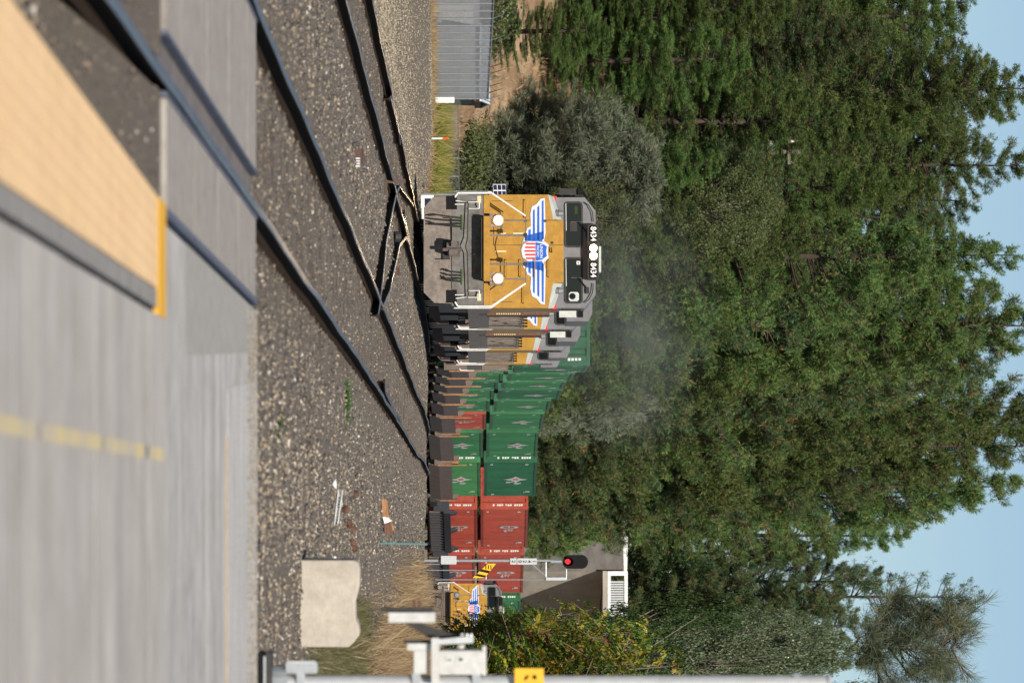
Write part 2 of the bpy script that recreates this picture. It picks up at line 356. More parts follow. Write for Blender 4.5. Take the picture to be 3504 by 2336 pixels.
# ------------------------------------------------------------------ scattered stones, as one mesh
def stones(name, pts, size, material, kind='stuff', flat=.75):
    """irregular octahedra; pts (n,3), size (n,)"""
    nS = len(pts)
    base = np.array([(1, 0, 0), (0, 1, 0), (-1, 0, 0), (0, -1, 0), (0, 0, 1), (0, 0, -1)], float)
    fc = np.array([(0, 1, 4), (1, 2, 4), (2, 3, 4), (3, 0, 4), (1, 0, 5), (2, 1, 5), (3, 2, 5), (0, 3, 5)])
    v = base[None] * rng.uniform(.65, 1.25, (nS, 6, 1)) + rng.normal(0, .18, (nS, 6, 3))
    q = rng.normal(0, 1, (nS, 4)); q /= np.linalg.norm(q, axis=1, keepdims=True)
    w_, x_, y_, z_ = q.T
    R = np.stack([1 - 2 * (y_ * y_ + z_ * z_), 2 * (x_ * y_ - z_ * w_), 2 * (x_ * z_ + y_ * w_), 2 * (x_ * y_ + z_ * w_), 1 - 2 * (x_ * x_ + z_ * z_), 2 * (y_ * z_ - x_ * w_),
                  2 * (x_ * z_ - y_ * w_), 2 * (y_ * z_ + x_ * w_), 1 - 2 * (x_ * x_ + y_ * y_)], -1).reshape(-1, 3, 3)
    v = np.einsum('nij,nkj->nki', R, v) * (size[:, None, None] * .5)
    v[:, :, 2] *= flat
    v += pts[:, None, :]
    T = fc[None] + (np.arange(nS) * 6)[:, None, None]
    o = link(name, npmesh(name, v.reshape(-1, 3), T.reshape(-1, 3), [material]))
    if kind: tag(o, kind=kind)
    return o
def field(nP, d0, d1, x0f, x1f, p=1.6):
    """points whose density falls with distance"""
    d = (d0 ** (1 - p) + rng.random(nP) * (d1 ** (1 - p) - d0 ** (1 - p))) ** (1 / (1 - p))
    x = x0f(d) + rng.random(nP) * (x1f(d) - x0f(d))
    return x, d
x, d = field(62000, 46.8, 250, lambda d: Bx(d) - 1.9, lambda d: np.minimum(Ax(d) + 3.4, .06 * d + .6), 1.35)
keep = np.ones(len(x), bool)
for T_ in (Bx, Ax):
    for s_ in (-.7525, .7525): keep &= np.abs(x - T_(d) - s_) > .11
    inn = np.abs(x - T_(d)) < 1.25
    keep &= ~(inn & (rng.random(len(x)) < .12))
x, d = x[keep], d[keep]
inn = (np.abs(x - Ax(d)) < 1.3) | (np.abs(x - Bx(d)) < 1.3)
sz = rng.uniform(.022, .06, len(x)) * np.where(inn, .72, 1.0) * np.where(rng.random(len(x)) < .03, 1.7, 1)
stones('track_ballast', np.stack([x, d, Zg(x, d) + sz * rng.uniform(-.05, .22, len(x))], 1), sz, M['stone'])
x, d = field(9000, 17, 33, lambda d: Bx(d) + .8, lambda d: Ax(d) + 1.45, 1.3)
keep = np.abs(np.abs(x - Ax(d)) - .7525) > .1; x, d = x[keep], d[keep]
sz = rng.uniform(.022, .07, len(x))
stones('platform_side_ballast', np.stack([x, d, np.full(len(x), -.20) + sz * .15], 1), sz, M['stone'])
x, d = field(20000, 88, 250, lambda d: np.maximum(Bx(d) - 9.2, -.058 * d), lambda d: Bx(d) - .95, 1.2)
sz = rng.uniform(.025, .065, len(x))
stones('wayside_gravel', np.stack([x, d, Zg(x, d) + sz * .12], 1), sz, M['stone_tan'])
x, d = field(12000, 47, 120, lambda d: Ax(d) + 2.2, lambda d: .058 * d + .4, 1.5)
sz = rng.uniform(.018, .05, len(x))
stones('verge_gravel', np.stack([x, d, Zg(x, d) + sz * .15], 1), sz, M['stone_mix'])

# ------------------------------------------------------------------ railway tracks
def rail_mesh(fx, off, d0, d1, step=1.5, zoff=0.0, wob=1.0):
    """a flat-bottomed rail swept along the track: web and head get their own material"""
    prof = [(-.07, -.15), (.07, -.15), (.07, -.140), (.012, -.124), (.009, -.042), (.033, -.034), (.035, -.010), (.025, 0), (-.025, 0), (-.035, -.010), (-.033, -.034), (-.009, -.042), (-.012, -.124), (-.07, -.140)]
    n_ = len(prof); dd = np.arange(d0, d1 + .01, step); mb = MB()
    vs = []
    for d in dd:
        X = float(fx(d)) + off; h = math.atan((float(fx(d + 1)) - float(fx(d - 1))) / 2)
        z = float(Zr(d)) + zoff + wob * (.006 * math.sin(d * .37 + off * 3) + .004 * math.sin(d * .91 + off))
        X += wob * .004 * math.sin(d * .5 + off * 5)
        for px, pz in prof: vs.append((X + px * math.cos(h), d - px * math.sin(h), z + pz))
    top = []; side = []
    for k in range(len(dd) - 1):
        for i in range(n_):
            j = (i + 1) % n_; f = (k * n_ + i, k * n_ + j, (k + 1) * n_ + j, (k + 1) * n_ + i)
            (top if i in (6, 7, 8) else side).append(f)
    o = len(mb.v); mb.v.extend(vs)
    a = mb.mid(M['rail_top']); c = mb.mid(M['rail_side'])
    for f in top: mb.f.append(f); mb.mi.append(a)
    for f in side: mb.f.append(f); mb.mi.append(c)
    mb.f.append(tuple(range(n_))); mb.mi.append(c)
    return mb
tb = MB(); tb.bbox(-1.3, 1.3, -.115, .115, -.19, 0, M['tie'], .012)
tie0 = tb.obj('tie'); tie_me = tie0.data; bpy.data.objects.remove(tie0)
pl = MB(); pl.box(-.13, .13, -.09, .09, 0, .012, M['rail_side'])
pl.cyl((-.09, -.05, .0), (-.09, -.05, .03), .012, .012, M['rail_side'], 6); pl.cyl((.09, .05, .0), (.09, .05, .03), .012, .012, M['rail_side'], 6)
pl0 = pl.obj('tie_plate'); pl_me = pl0.data; bpy.data.objects.remove(pl0)
def track(name, fx, label_, d0, d1, t0, t1):
    root = bpy.data.objects.new(name, None); COL.objects.link(root); tag(root, kind='structure')
    for s_ in (-.7525, .7525): rail_mesh(fx, s_, d0, d1).obj('rail', root)
    for k, d in enumerate(np.arange(t0, t1, .62)):
        o = link('tie', tie_me, root); o.location = (float(fx(d)), d, float(Zr(d)) - .150 + random.uniform(-.006, .006)); o.rotation_euler = (0, 0, -heading(d) + random.uniform(-.02, .02))
        if k < 40:
            for s_ in (-.7525, .7525):
                p = link('tie_plate', pl_me, o); p.location = (s_, 0, -.004)
    return root
trA = track('main_track', Ax, 'a', 8, 330, 47, 160)
trB = track('inner_track', Bx, 'b', 60, 330, 78, 168)
# crossover: two frogs, guard rails and the closing rails, all children of the inner track
def cross(pts, name, root):
    p = np.array(pts); fx = lambda d: np.interp(d, p[:, 0], p[:, 1])
    return rail_mesh(fx, 0, p[0, 0], p[-1, 0], .6, -.004, .5).obj(name, root)
def rx(x, y):
    s_ = (XH - x) / EYE; return (F / s_, (y - YC) / s_)
cross([rx(1366, 395), rx(1366, 470), rx(1381, 512)][::-1] if False else [(Bx(1)*0 + 112.5, float(Bx(112.5)) - .50), (114.0, float(Bx(114)) - .64), (122, float(Bx(122)) - .66), (124.5, float(Bx(124.5)) - .66), (126, float(Bx(126)) - .5)], 'guard_rail', trB)
cross([(100.0, float(Ax(100)) - .42), (101.2, float(Ax(101.2)) - .60), (108, float(Bx(108)) + 2.3), (120.0, float(Bx(120)) + .82), (126, float(Bx(126)) + .30), (150, float(Bx(150)) - .60)], 'crossover_rail', trB)
cross([(104.0, float(Ax(104)) - .70), (112, float(Bx(112)) + 3.0), (125.0, float(Bx(125)) + 1.55), (136, float(Bx(136)) + .86), (142, float(Bx(142)) + .74)], 'crossover_rail', trB)
cross([(133.0, float(Bx(133)) + .45), (134.2, float(Bx(134.2)) + .60), (140, float(Bx(140)) + .64), (142.5, float(Bx(142.5)) + .66)], 'wing_rail', trB)
cross([(106.0, float(Ax(106)) + .45), (107.2, float(Ax(107.2)) + .60), (116, float(Ax(116)) + .655), (126.5, float(Ax(126.5)) + .655), (127.5, float(Ax(127.5)) + .55)], 'guard_rail', trA)
mb = MB()
for dd in (113.5, 114.4, 115.4, 121, 124, 127.5, 130):
    X = float(Bx(dd)); mb.box(X + .4, X + 1.1, dd - .12, dd + .12, -.2, -.12, M['tie']); mb.box(X + .5, X + .62, dd - .1, dd + .1, -.12, -.05, M['rust'])
mb.obj('frog_chair', trB)
# rusty casting standing over the frog
p = W(1345, 545, 116)
t = thing('switch_stand_lug', 'reddish rusted lug standing over the rail frog of the left track', 'track fitting', (float(Bx(116)) + .78, 116, -.14))
mb = MB(); mb.sideprism([(-.06, 0), (.06, 0), (.02, .34), (-.02, .36)], -.035, .035, M['brownpaint']); mb.obj('blade', t)
mb = MB(); mb.box(-.16, .16, -.1, .1, -.04, .02, M['rust']); mb.obj('foot', t)

# ------------------------------------------------------------------ grade crossing, road and platform
mb = MB()
xr = lambda d: float(Ax(d)) + .7525
def strip(mb, d0, d1, o0, o1, z0, z1, m, fx=Ax):
    """box between two offsets from the track centre, following its heading"""
    A0, A1 = float(fx(d0)), float(fx(d1))
    mb.add([(A0 + o0, d0, z0), (A0 + o1, d0, z0), (A1 + o1, d1, z0), (A1 + o0, d1, z0), (A0 + o0, d0, z1), (A0 + o1, d0, z1), (A1 + o1, d1, z1), (A1 + o0, d1, z1)],
           [(0, 3, 2, 1), (4, 5, 6, 7), (0, 1, 5, 4), (1, 2, 6, 5), (2, 3, 7, 6), (3, 0, 4, 7)], m)
cr = thing('grade_crossing', None, None); tag(cr, kind='structure'); 
edges = np.linspace(33.2, 46.2, 9)
for k in range(8):
    m_ = MB(); strip(m_, edges[k] + .012, edges[k + 1] - .012, -.60, .50, -.19, -.006 + .002 * (k % 2), M['panel']); m_.obj('crossing_panel', cr)
    m_ = MB(); strip(m_, edges[k] + .012, edges[k + 1] - .012, .86, 1.44, -.19, -.004 - .002 * (k % 2), M['panel']); m_.obj('crossing_panel', cr)
    m_ = MB(); strip(m_, edges[k] + .012, edges[k + 1] - .012, -1.5, -.84, -.19, -.005, M['panel']); m_.obj('crossing_panel', cr)
for o0, o1 in ((.503, .53), (.83, .857), (1.443, 1.49), (-.63, -.603)):
    m_ = MB(); strip(m_, 33.1, 46.3, o0, o1, -.19, .003, M['steel_blue']); m_.obj('edge_bar', cr)
m_ = MB(); strip(m_, 33.15, 46.25, -2.9, -1.52, -.2, -.01, M['asphalt_new']); m_.obj('infill', cr)
for o0, o1 in ((.531, .70), (.80, .829), (-.70, -.631)):
    m_ = MB(); strip(m_, 33.12, 46.28, o0, o1, -.19, -.055, M['grime']); m_.obj('flangeway_fill', cr)

def road_mat():
    m = mat('road_asphalt', (0.54, 0.52, 0.50), .9, col2=(.36, .355, .35), scale=2.0, stretch=(.10, .8, 1), bump=.5, bscale=70, speck=2.4, amt=.30)
    return m
mb = MB(); ya = (27.0, 30.5, 33.14)
for (d0, z0), (d1, z1) in (((26.0, -.21), (29.5, -.10)), ((29.5, -.10), (33.09, -.03))):
    a0, a1 = float(Ax(d0)), float(Ax(d1))
    for o0, o1 in ((-3.0, -.83), (-.70, .66), (.84, 1.72)):
        mb.add([(a0 + o0, d0, z0), (a0 + o1, d0, z0), (a1 + o1, d1, z1), (a1 + o0, d1, z1)], [(0, 1, 2, 3)], gm)
tag(mb.obj('dirt_apron'), kind='structure')
x, d = field(2600, 25, 33, lambda d: Ax(d) - 2.9, lambda d: Ax(d) + 1.6, 1.2); keep = np.abs(np.abs(x - Ax(d)) - .7525) > .1; x, d = x[keep], d[keep]; sz = rng.uniform(.008, .04, len(x))
stones('apron_gravel', np.stack([x, d, np.interp(d, [26, 29.5, 33.1], [-.21, -.10, -.03]) + sz * .1], 1), sz, M['stone'])
M['road'] = road_mat()
M['plat'] = mat('platform_concrete', (0.50, 0.47, 0.44), .85, col2=(.38, .36, .345), scale=.8, stretch=(.10, 1.2, 1), bump=.15, bscale=40, speck=1.3, amt=.22)
rd = MB()
def sheet(mb, d0, d1, o0, x1, z, m, zb=-.3):
    A0, A1 = float(Ax(d0)), float(Ax(d1))
    mb.add([(A0 + o0, d0, zb), (x1, d0, zb), (x1, d1, zb), (A1 + o0, d1, zb), (A0 + o0, d0, z), (x1, d0, z), (x1, d1, z), (A1 + o0, d1, z)],
           [(0, 3, 2, 1), (4, 5, 6, 7), (0, 1, 5, 4), (1, 2, 6, 5), (2, 3, 7, 6), (3, 0, 4, 7)], m)
sheet(rd, 31.4, 46.6, 1.53, 12, -.012, M['road'])
tag(rd.obj('crossing_road'), kind='structure')
rd = MB(); sheet(rd, 35.5, 46.3, 1.531, .08, -.008, M['asphalt_new'], -.01); tag(rd.obj('asphalt_patch'), kind='structure')
M['shoulder'] = mat('gritty_shoulder', (0.60, 0.59, 0.575), .9, col2=(.42, .415, .41), scale=3.0, stretch=(.3, 1, 1), bump=.6, bscale=60, speck=26, amt=.35)
rd = MB(); rd.box(.30, 12, 41.2, 46.55, -.0125, -.0075, M['shoulder']); tag(rd.obj('gravel_shoulder'), kind='structure')
rd = MB(); rd.box(.45, 12, 41.0, 41.055, -.011, -.006, M['amber']); o = rd.obj('painted_line'); o.rotation_euler = (0, 0, -.004); tag(o, kind='structure')
x, d = field(5200, 44.6, 47.2, lambda d: Ax(d) + 1.55, lambda d: np.full_like(d, 3.3), 1.01); sz = rng.uniform(.006, .022, len(x))
stones('shoulder_grit', np.stack([x, d, np.where(d < 46.5, -.01, -.14) + sz * .2], 1), sz, M['stone_tan'])
PT = .153
pe = lambda d: np.interp(d, [5, 20, 29.8], [-1.86, -1.12, -.655])        # track-side edge of the platform
pf = thing('platform', None, None); tag(pf, kind='structure')
pr = lambda d: -.514 + .0276 * (d - 19.7)                                # inner edge of the yellow strip
def pstrip(d0, d1, o0, o1, z0, z1, m, name, x1=None, left=pr, right=pr):
    mb = MB(); X0, X1 = float(left(d0)), float(left(d1))
    a1, b1 = (float(right(d0)) + o1, float(right(d1)) + o1) if x1 is None else (x1, x1)
    mb.add([(X0 + o0, d0, z0), (a1, d0, z0), (b1, d1, z0), (X1 + o0, d1, z0), (X0 + o0, d0, z1), (a1, d0, z1), (b1, d1, z1), (X1 + o0, d1, z1)],
           [(0, 3, 2, 1), (4, 5, 6, 7), (0, 1, 5, 4), (1, 2, 6, 5), (2, 3, 7, 6), (3, 0, 4, 7)], m)
    return mb.obj(name, pf)
for a_, b_ in ((5, 20), (20, 29.3)):
    k_ = max(1, int((b_ - a_) / 1.55)); e_ = np.linspace(a_, b_, k_ + 1)
    for i in range(k_): pstrip(e_[i] + .004, e_[i + 1] - .004, 0, 0, -.3, PT, M['tactile'], 'tactile_panel', left=pe)
    pstrip(a_, b_, .008, .092, -.3, PT - .002, M['kerbgrey'], 'border_strip')
    pstrip(a_, b_, .094, .112, -.3, PT - .02, M['black'], 'joint')
pstrip(29.32, 30.0, 0.0, .122, -.3, PT + .004, M['yellow_edge'], 'yellow_end_strip', left=pe)
e_ = [5, 10, 14, 18, 20.35, 22.8, 24.6, 26.9, 28.6, 30.0]
for i in range(len(e_) - 1): pstrip(e_[i] + .006, e_[i + 1] - .006, .124, 0, -.3, PT - .003 * (i % 2), M['plat'], 'platform_slab', x1=9)
# studs on the tactile panels (raised domes too many to pick apart)
dn = []
for d in np.arange(12, 29.2, .075):
    for o_ in np.arange(.03, float(pr(d) - pe(d)) - .02, .075): dn.append((float(pe(d)) + o_, d, PT))
dn = np.array(dn); dv = np.array([(.016, .0, 0), (0, .016, 0), (-.016, 0, 0), (0, -.016, 0), (0, 0, .004)])
V = (dn[:, None] + dv[None]).reshape(-1, 3); T = (np.array([(0, 1, 4), (1, 2, 4), (2, 3, 4), (3, 0, 4)])[None] + (np.arange(len(dn)) * 5)[:, None, None]).reshape(-1, 3)
tag(link('tactile_studs', npmesh('tactile_studs', V, T, [M['tactile']]), pf), kind='stuff')
M['yl'] = mat('worn_yellow_paint', (0.60, 0.49, 0.24), .8, col2=(.44, .40, .33), scale=2.6, lo=.40, hi=.62)
for a_, b_ in ((17.0, 21.2), (21.5, 24.9), (25.1, 28.0), (28.4, 30.0)):
    mb = MB(); xa = lambda d: .28 + (d - 20.5) * .028
    mb.add([(xa(a_) - .03, a_, PT + .004), (xa(a_) + .03, a_, PT + .004), (xa(b_) + .03, b_, PT + .004), (xa(b_) - .03, b_, PT + .004)], [(0, 1, 2, 3)], M['yl']); mb.obj('painted_stripe', pf)

# ------------------------------------------------------------------ locomotives (local: x right, y back from the pilot, z up from the rail head)
def build_loco(label, lit, number, group=None, detail=True):
    t = thing('locomotive', label, 'locomotive', group=group)
    L = 18.0
    u = lambda yz, c=588: (yz - c) / 307.9
    zz = lambda xz: (xz - 76.1) / 307.9
    # pilot and end plate
    mb = MB(); mb.prism([(-1.07, .13), (1.09, .13), (1.36, .40), (1.38, .84), (-1.38, .84), (-1.34, .36)], -.02, .10, M['grime'] if lit else M['well']); mb.obj('pilot', t)
    mb = MB(); mb.prism([(-1.40, .845), (1.44, .845), (1.44, 1.66), (-1.40, 1.66)], .02, .16, M['front'] if lit else M['well']); mb.obj('end_plate', t)
    mb = MB()
    mb.box(-1.40, -.93, .0, .15, 1.665, 1.82, M['yellow']); mb.obj('sill_band', t); mb = MB(); mb.box(.86, 1.44, .0, .15, 1.665, 1.82, M['yellow']); mb.obj('sill_band', t)
    mb = MB(); mb.prism([(-.84, 1.665), (.80, 1.665), (.82, 1.69), (.82, 1.82), (-.84, 1.82)], -.42, .14, M['yellow']); o = mb.obj('anticlimber', t)
    mb = MB(); mb.box(-.80, .76, -.36, .016, 1.60, 1.66, M['dark']); mb.obj('anticlimber_web', t)
    mb = MB(); mb.box(-1.44, 1.46, .16, L, 1.60, 1.81, M['grime']); mb.obj('walkway', t)
    # steps in the pilot corners, the shade in each well painted as a black sheet
    for sx in (-1, 1):
        mb = MB(); mb.box(sx * 1.03 if sx > 0 else -1.38, 1.36 if sx > 0 else -1.03, -.024, .0, .70, .98, M['black']); mb.obj('step_well_shade', t)
        mb = MB(); mb.tube([(sx * 1.16, -.05, .93), (sx * 1.16, -.05, 1.16)], .014, M['white'], 6); mb.tube([(sx * 1.25, -.08, .95), (sx * 1.2, -.08, 1.28)], .013, M['white'], 6); mb.obj('step_grab', t)
    # coupler
    mb = MB()
    mb.box(-.16, .17, -.30, .05, .78, 1.06, M['coupler']); mb.cyl((-.08, -.42, .72), (-.08, -.42, 1.02), .10, .10, M['coupler'], 10)
    mb.sideprism([(-.30, .80), (-.62, .84), (-.62, .98), (-.30, 1.04)], -.20, -.06, M['coupler']); mb.sideprism([(-.30, .74), (-.58, .78), (-.58, 1.0), (-.30, 1.06)], .02, .14, M['coupler'])
    mb.box(-.24, .24, -.10, .0, .62, .80, M['dark']); mb.cyl((.02, -.5, .62), (.02, -.5, 1.10), .045, .045, M['coupler'], 8)
    mb.obj('coupler', t, at=(-.0, 0, 0))
    mb = MB(); mb.tube([(-1.2, -.10, 1.27), (-.3, -.14, 1.25), (-.06, -.2, 1.20), (.1, -.14, 1.25), (1.2, -.10, 1.27)], .014, M['dark'], 6)
    for sx in (-1, 1):
        mb.tube([(sx * 1.2, -.10, 1.27), (sx * 1.2, -.16, 1.06)], .014, M['dark'], 6); mb.tube([(sx * 1.05, -.02, 1.27), (sx * 1.05, -.12, 1.55), (sx * 1.22, -.12, 1.55), (sx * 1.22, -.02, 1.27)], .016, M['white'], 6)
        mb.box(sx * 1.05 - .08, sx * 1.05 + .08, -.01, .02, 1.28, 1.52, M['front'])
    mb.obj('cut_lever', t)
    mb = MB(); mb.tube([(-.82, -.03, .62), (-.80, -.03, .82), (-.24, -.03, .83)], .012, M['black'], 6); mb.tube([(.24, -.03, .42), (.24, -.03, .80)], .012, M['black'], 6); mb.tube([(-.85, -.025, .85), (1.0, -.025, .84)], .008, M['black'], 5); mb.obj('drop_step_edge', t)
    # hoses
    for cx in (-.70, .70):
        for k in range(4):
            mb = MB(); x0 = cx + (k - 1.5) * .075; j = (k * 37 % 5 - 2) * .012
            mb.tube([(x0, -.02, 1.08), (x0, -.10, 1.03), (x0 + j, -.15, .80), (x0 + j * 2 - .03, -.15, .45 if cx < 0 else .70), (x0 - .06, -.12, .24 if cx < 0 else .62)], .022, M['rubber'], 6); mb.obj('hose', t)
        mb = MB(); mb.box(cx - .2, cx + .2, .0, .03, 1.08, 1.12, M['weed']); mb.obj('hose_tag', t)
    for xq in (-1.29, 1.22):
        mb = MB(); mb.box(xq - .09, xq + .09, .005, .03, 1.50, 1.60, M['tan']); mb.obj('notice_plate', t)
    mb = MB(); mb.cyl((.56, -.03, 1.42), (.56, .05, 1.42), .035, .035, M['redlens'], 10); mb.obj('marker_lamp', t)
    mb = MB(); mb.tube([(-.22, -.1, 1.42), (-.22, -.1, 1.52), (.12, -.1, 1.52), (.12, -.1, 1.40)], .009, M['steel'], 5); mb.obj('grip_bar', t)
    # nose
    mb = MB(); mb.prism([(-1.46, 1.822), (1.46, 1.822), (1.46, 3.33), (.83, 3.45), (.80, 3.72), (-.80, 3.72), (-.83, 3.45), (-1.46, 3.33)], .95, 1.70, M['yellow']); mb.obj('nose', t)
    mb = MB()
    for pts in ([(-.80, 1.86), (-.80, 3.66)], [(-.16, 1.9), (-.16, 3.70)], [(-.80, 1.92), (-.16, 1.92)], [(-1.30, 1.90), (-1.30, 2.4)], [(1.30, 1.9), (1.30, 2.4)]):
        (a, b_), (c, d_) = pts
        mb.box(min(a, c) - .006, max(a, c) + .006, .944, .952, min(b_, d_) - .006, max(b_, d_) + .006, M['dark'])
    mb.obj('door_seam', t)
    mb = MB(); mb.bbox(-.79, -.17, .938, .951, 1.93, 3.68, M['yellow'], .02); mb.obj('nose_door', t)
    for (x0, z0) in ((-.78, 3.25), (-.78, 2.75), (-.22, 3.43)):
        mb = MB(); mb.box(x0 - .03, x0 + .03, .915, .94, z0 - .03, z0 + .03, M['dark']); mb.obj('hinge', t)
    for sx in (-1, 1):      # pale corner panels and their round vents
        mb = MB()
        P = [(sx * 1.462, .945, 3.33), (sx * .83, .945, 3.452), (sx * .80, 1.66, 3.70), (sx * 1.44, 1.66, 3.48)]
        mb.add(P + [(p[0], p[1] + .02, p[2] - .03) for p in P], [(0, 1, 2, 3), (4, 7, 6, 5), (0, 4, 5, 1), (1, 5, 6, 2), (2, 6, 7, 3), (3, 7, 4, 0)], M['palegrey']); mb.obj('corner_panel', t)
        mb = MB(); mb.cyl((sx * 1.0, 1.3, 3.50), (sx * 1.0, 1.3, 3.60), .085, .085, M['grey'], 10); mb.cyl((sx * 1.0, 1.3, 3.60), (sx * 1.0, 1.3, 3.72), .10, .06, M['grey'], 10); mb.obj('cowl_vent', t)
        mb = MB(); mb.prism([(sx * 1.46, 3.44), (sx * 1.46, 3.56), (sx * 1.30, 3.52), (sx * 1.30, 3.44)], 1.67, 1.702, M['red']); mb.obj('stripe_end', t)
    # grab irons
    def grab(x0, z0, x1, z1, m=M['yellow'], y=.95):
        mb = MB(); mb.tube([(x0, y, z0), (x0, y - .09, z0), (x1, y - .09, z1), (x1, y, z1)], .011, m, 6); mb.obj('grab_iron', t)
    grab(-1.32, 2.74, -.87, 2.74); grab(.90, 2.70, 1.34, 2.70)
    for z_ in (2.25, 2.62, 2.98, 3.35): grab(.22, z_, .66, z_)
    mb = MB(); mb.tube([(.02, .95, 3.42), (.02, .87, 3.42), (-.1, .87, 3.40)], .014, M['dark'], 6); mb.obj('door_handle', t)
    for x0, z0, z1 in ((.0, 1.96, 2.24), (-.46, 2.42, 2.70), (-.46, 2.10, 2.24)):
        mb = MB(); mb.box(x0 - .02, x0 + .02, .93, .938, z0, z1, M['tan']); mb.obj('notice_strip', t)
    # emblem: shield and wings, flat plates on the nose
    E = lambda pts: [((p[1] - 612) / 308.0, (p[0] - 76.1) / 307.9) for p in pts]
    em = MB(); y0 = .928
    em.flat(E([(1075, 535), (1105, 560), (1096, 612), (1105, 665), (1075, 695), (1050, 690), (960, 705), (900, 662), (885, 612), (900, 560), (960, 520), (1050, 540)]), y0, M['silver'])
    RW = [(1066, 690), (1080, 760), (1074, 1035), (1040, 1028), (1005, 985), (970, 966), (958, 905), (964, 812), (934, 795), (921, 752), (900, 738), (903, 690)]
    blues = [[(1048, 700), (1066, 712), (1064, 1018), (1050, 1008)], [(1012, 700), (1031, 700), (1030, 975), (1014, 962)], [(978, 700), (996, 700), (994, 948), (980, 935)], [(942, 700), (962, 700), (962, 790), (944, 780)], [(915, 700), (932, 700), (932, 745), (918, 738)], [(915, 692), (1050, 690), (1064, 715), (1064, 770), (915, 735)]]
    mir = lambda q: [(p[0], 1224 - p[1]) for p in q]
    for q in (RW, mir(RW)): em.flat(E(q), y0 + .003, M['silver'])
    for q in blues: em.flat(E(q), y0 - .0015, M['blue']); em.flat(E(mir(q)), y0 - .0015, M['blue'])
    em.flat(E([(1000, 540), (1050, 550), (1070, 560), (1090, 575), (1083, 612), (1090, 650), (1070, 665), (1050, 680), (1000, 687)]), y0 - .004, M['blue'])
    for k, (a, b_) in enumerate(((545, 559), (574, 588), (603, 617), (632, 646), (661, 675))):
        lo = 912 + abs(k - 2) * 6; em.flat(E([(lo, a), (998, a), (998, b_), (lo, b_)]), y0 - .004, M['red'])
    put_text(em, 'UNION', .105, 0, y0 - .008, zz(1045), M['silver'], 1.05); put_text(em, 'PACIFIC', .085, 0, y0 - .008, zz(1017), M['silver'], 1.0)
    em.obj('winged_shield', t)
    # cab
    mb = MB(); mb.prism([(-1.45, 1.822), (1.45, 1.822), (1.45, 3.44), (-1.45, 3.44)], 1.703, 4.6, M['yellow']); mb.obj('cab_side', t)
    mb = MB(); mb.prism([(-1.455, 3.44), (1.455, 3.44), (1.455, 3.53), (-1.455, 3.53)], 1.706, 4.6, M['red']); mb.obj('side_stripe', t)
    mb = MB(); mb.prism([(-1.43, 3.35), (1.43, 3.35), (1.43, 4.28), (1.08, 4.56), (-1.08, 4.56), (-1.43, 4.28)], 1.70, 1.90, M['grey'])
    mb.prism([(-1.44, 3.53), (1.44, 3.53), (1.44, 4.28), (1.085, 4.565), (-1.085, 4.565), (-1.44, 4.28)], 1.90, 4.6, M['grey']); mb.obj('cab', t)
    for sx in (-1, 1):
        x0, x1 = (.12, 1.32) if sx > 0 else (-1.32, -.13)
        def rrect(a, b_, c, d_, r):
            out = []
            for cx, cz, a0 in ((b_ - r, d_ - r, 0), (a + r, d_ - r, 90), (a + r, c + r, 180), (b_ - r, c + r, 270)):
                for q in range(4): an = math.radians(a0 + q * 30); out.append((cx + r * math.cos(an), cz + r * math.sin(an)))
            return out
        o_, i_ = rrect(x0, x1, 3.75, 4.23, .09), rrect(x0 + .045, x1 - .045, 3.80, 4.185, .06)
        n_ = len(o_); mb = MB()
        vs = [(p[0], 1.675, p[1]) for p in o_] + [(p[0], 1.675, p[1]) for p in i_] + [(p[0], 1.70, p[1]) for p in o_] + [(p[0], 1.70, p[1]) for p in i_]
        fs = []
        for i in range(n_):
            j = (i + 1) % n_; fs += [(i, j, j + n_, i + n_), (i, i + 2 * n_, j + 2 * n_, j), (i + n_, j + n_, j + 3 * n_, i + 3 * n_)]
        mb.add(vs, fs, M['dark']); w_ = mb.obj('windshield_frame', t)
        mb = MB(); mb.flat(i_, 1.69, M['glass']); mb.obj('windshield', t)
        if detail:
            mb = MB()
            if sx > 0:
                mb.bbox(1.02, 1.26, 1.684, 1.688, 3.87, 4.13, M['palegrey'], .04); mb.cyl((1.13, 1.682, 3.96), (1.13, 1.687, 3.96), .085, .085, M['black'], 12)
                mb.box(.22, .31, 1.684, 1.688, 4.07, 4.16, M['white']); mb.box(.245, .285, 1.682, 1.686, 4.095, 4.135, M['dark'])
                mb.obj('cab_fan', t)
            else:
                mb.box(-1.2, -1.0, 1.684, 1.688, 4.02, 4.10, M['oakd']); mb.box(-.8, -.55, 1.684, 1.688, 3.9, 4.08, M['dark']); mb.obj('cab_seat', t)
            mb = MB(); mb.tube([(x0 + .05, 1.672, 3.79), (x0 + .05 + .7, 1.672, 3.80)], .012, M['palegrey'], 5); mb.obj('gasket_edge', t)
        mb = MB()
        for xw in ((x0 + x1) / 2 - .12, ):
            mb.tube([(xw + .35, 1.65, 4.36), (xw + .05, 1.64, 4.10)], .016, M['black'], 6); mb.tube([(xw + .05, 1.64, 3.92), (xw + .05, 1.64, 4.22)], .007, M['steel'], 5)
            mb.box(xw + .30, xw + .46, 1.62, 1.70, 4.31, 4.39, M['dark'])
        mb.obj('wiper', t)
        mb = MB(); a = [(sx * 1.30, 1.64, 4.27), (sx * 1.22, 1.62, 4.38), (sx * 1.04, 1.62, 4.48), (sx * .80, 1.64, 4.50)]; mb.tube(a, .012, M['dark'], 6); mb.obj('roof_grab', t)
        # side window, armrest shade and mirror
        mb = MB(); mb.box(sx * 1.441 if sx > 0 else -1.452, 1.452 if sx > 0 else -1.441, 2.3, 3.6, 3.68, 4.2, M['glass']); mb.obj('side_window', t)
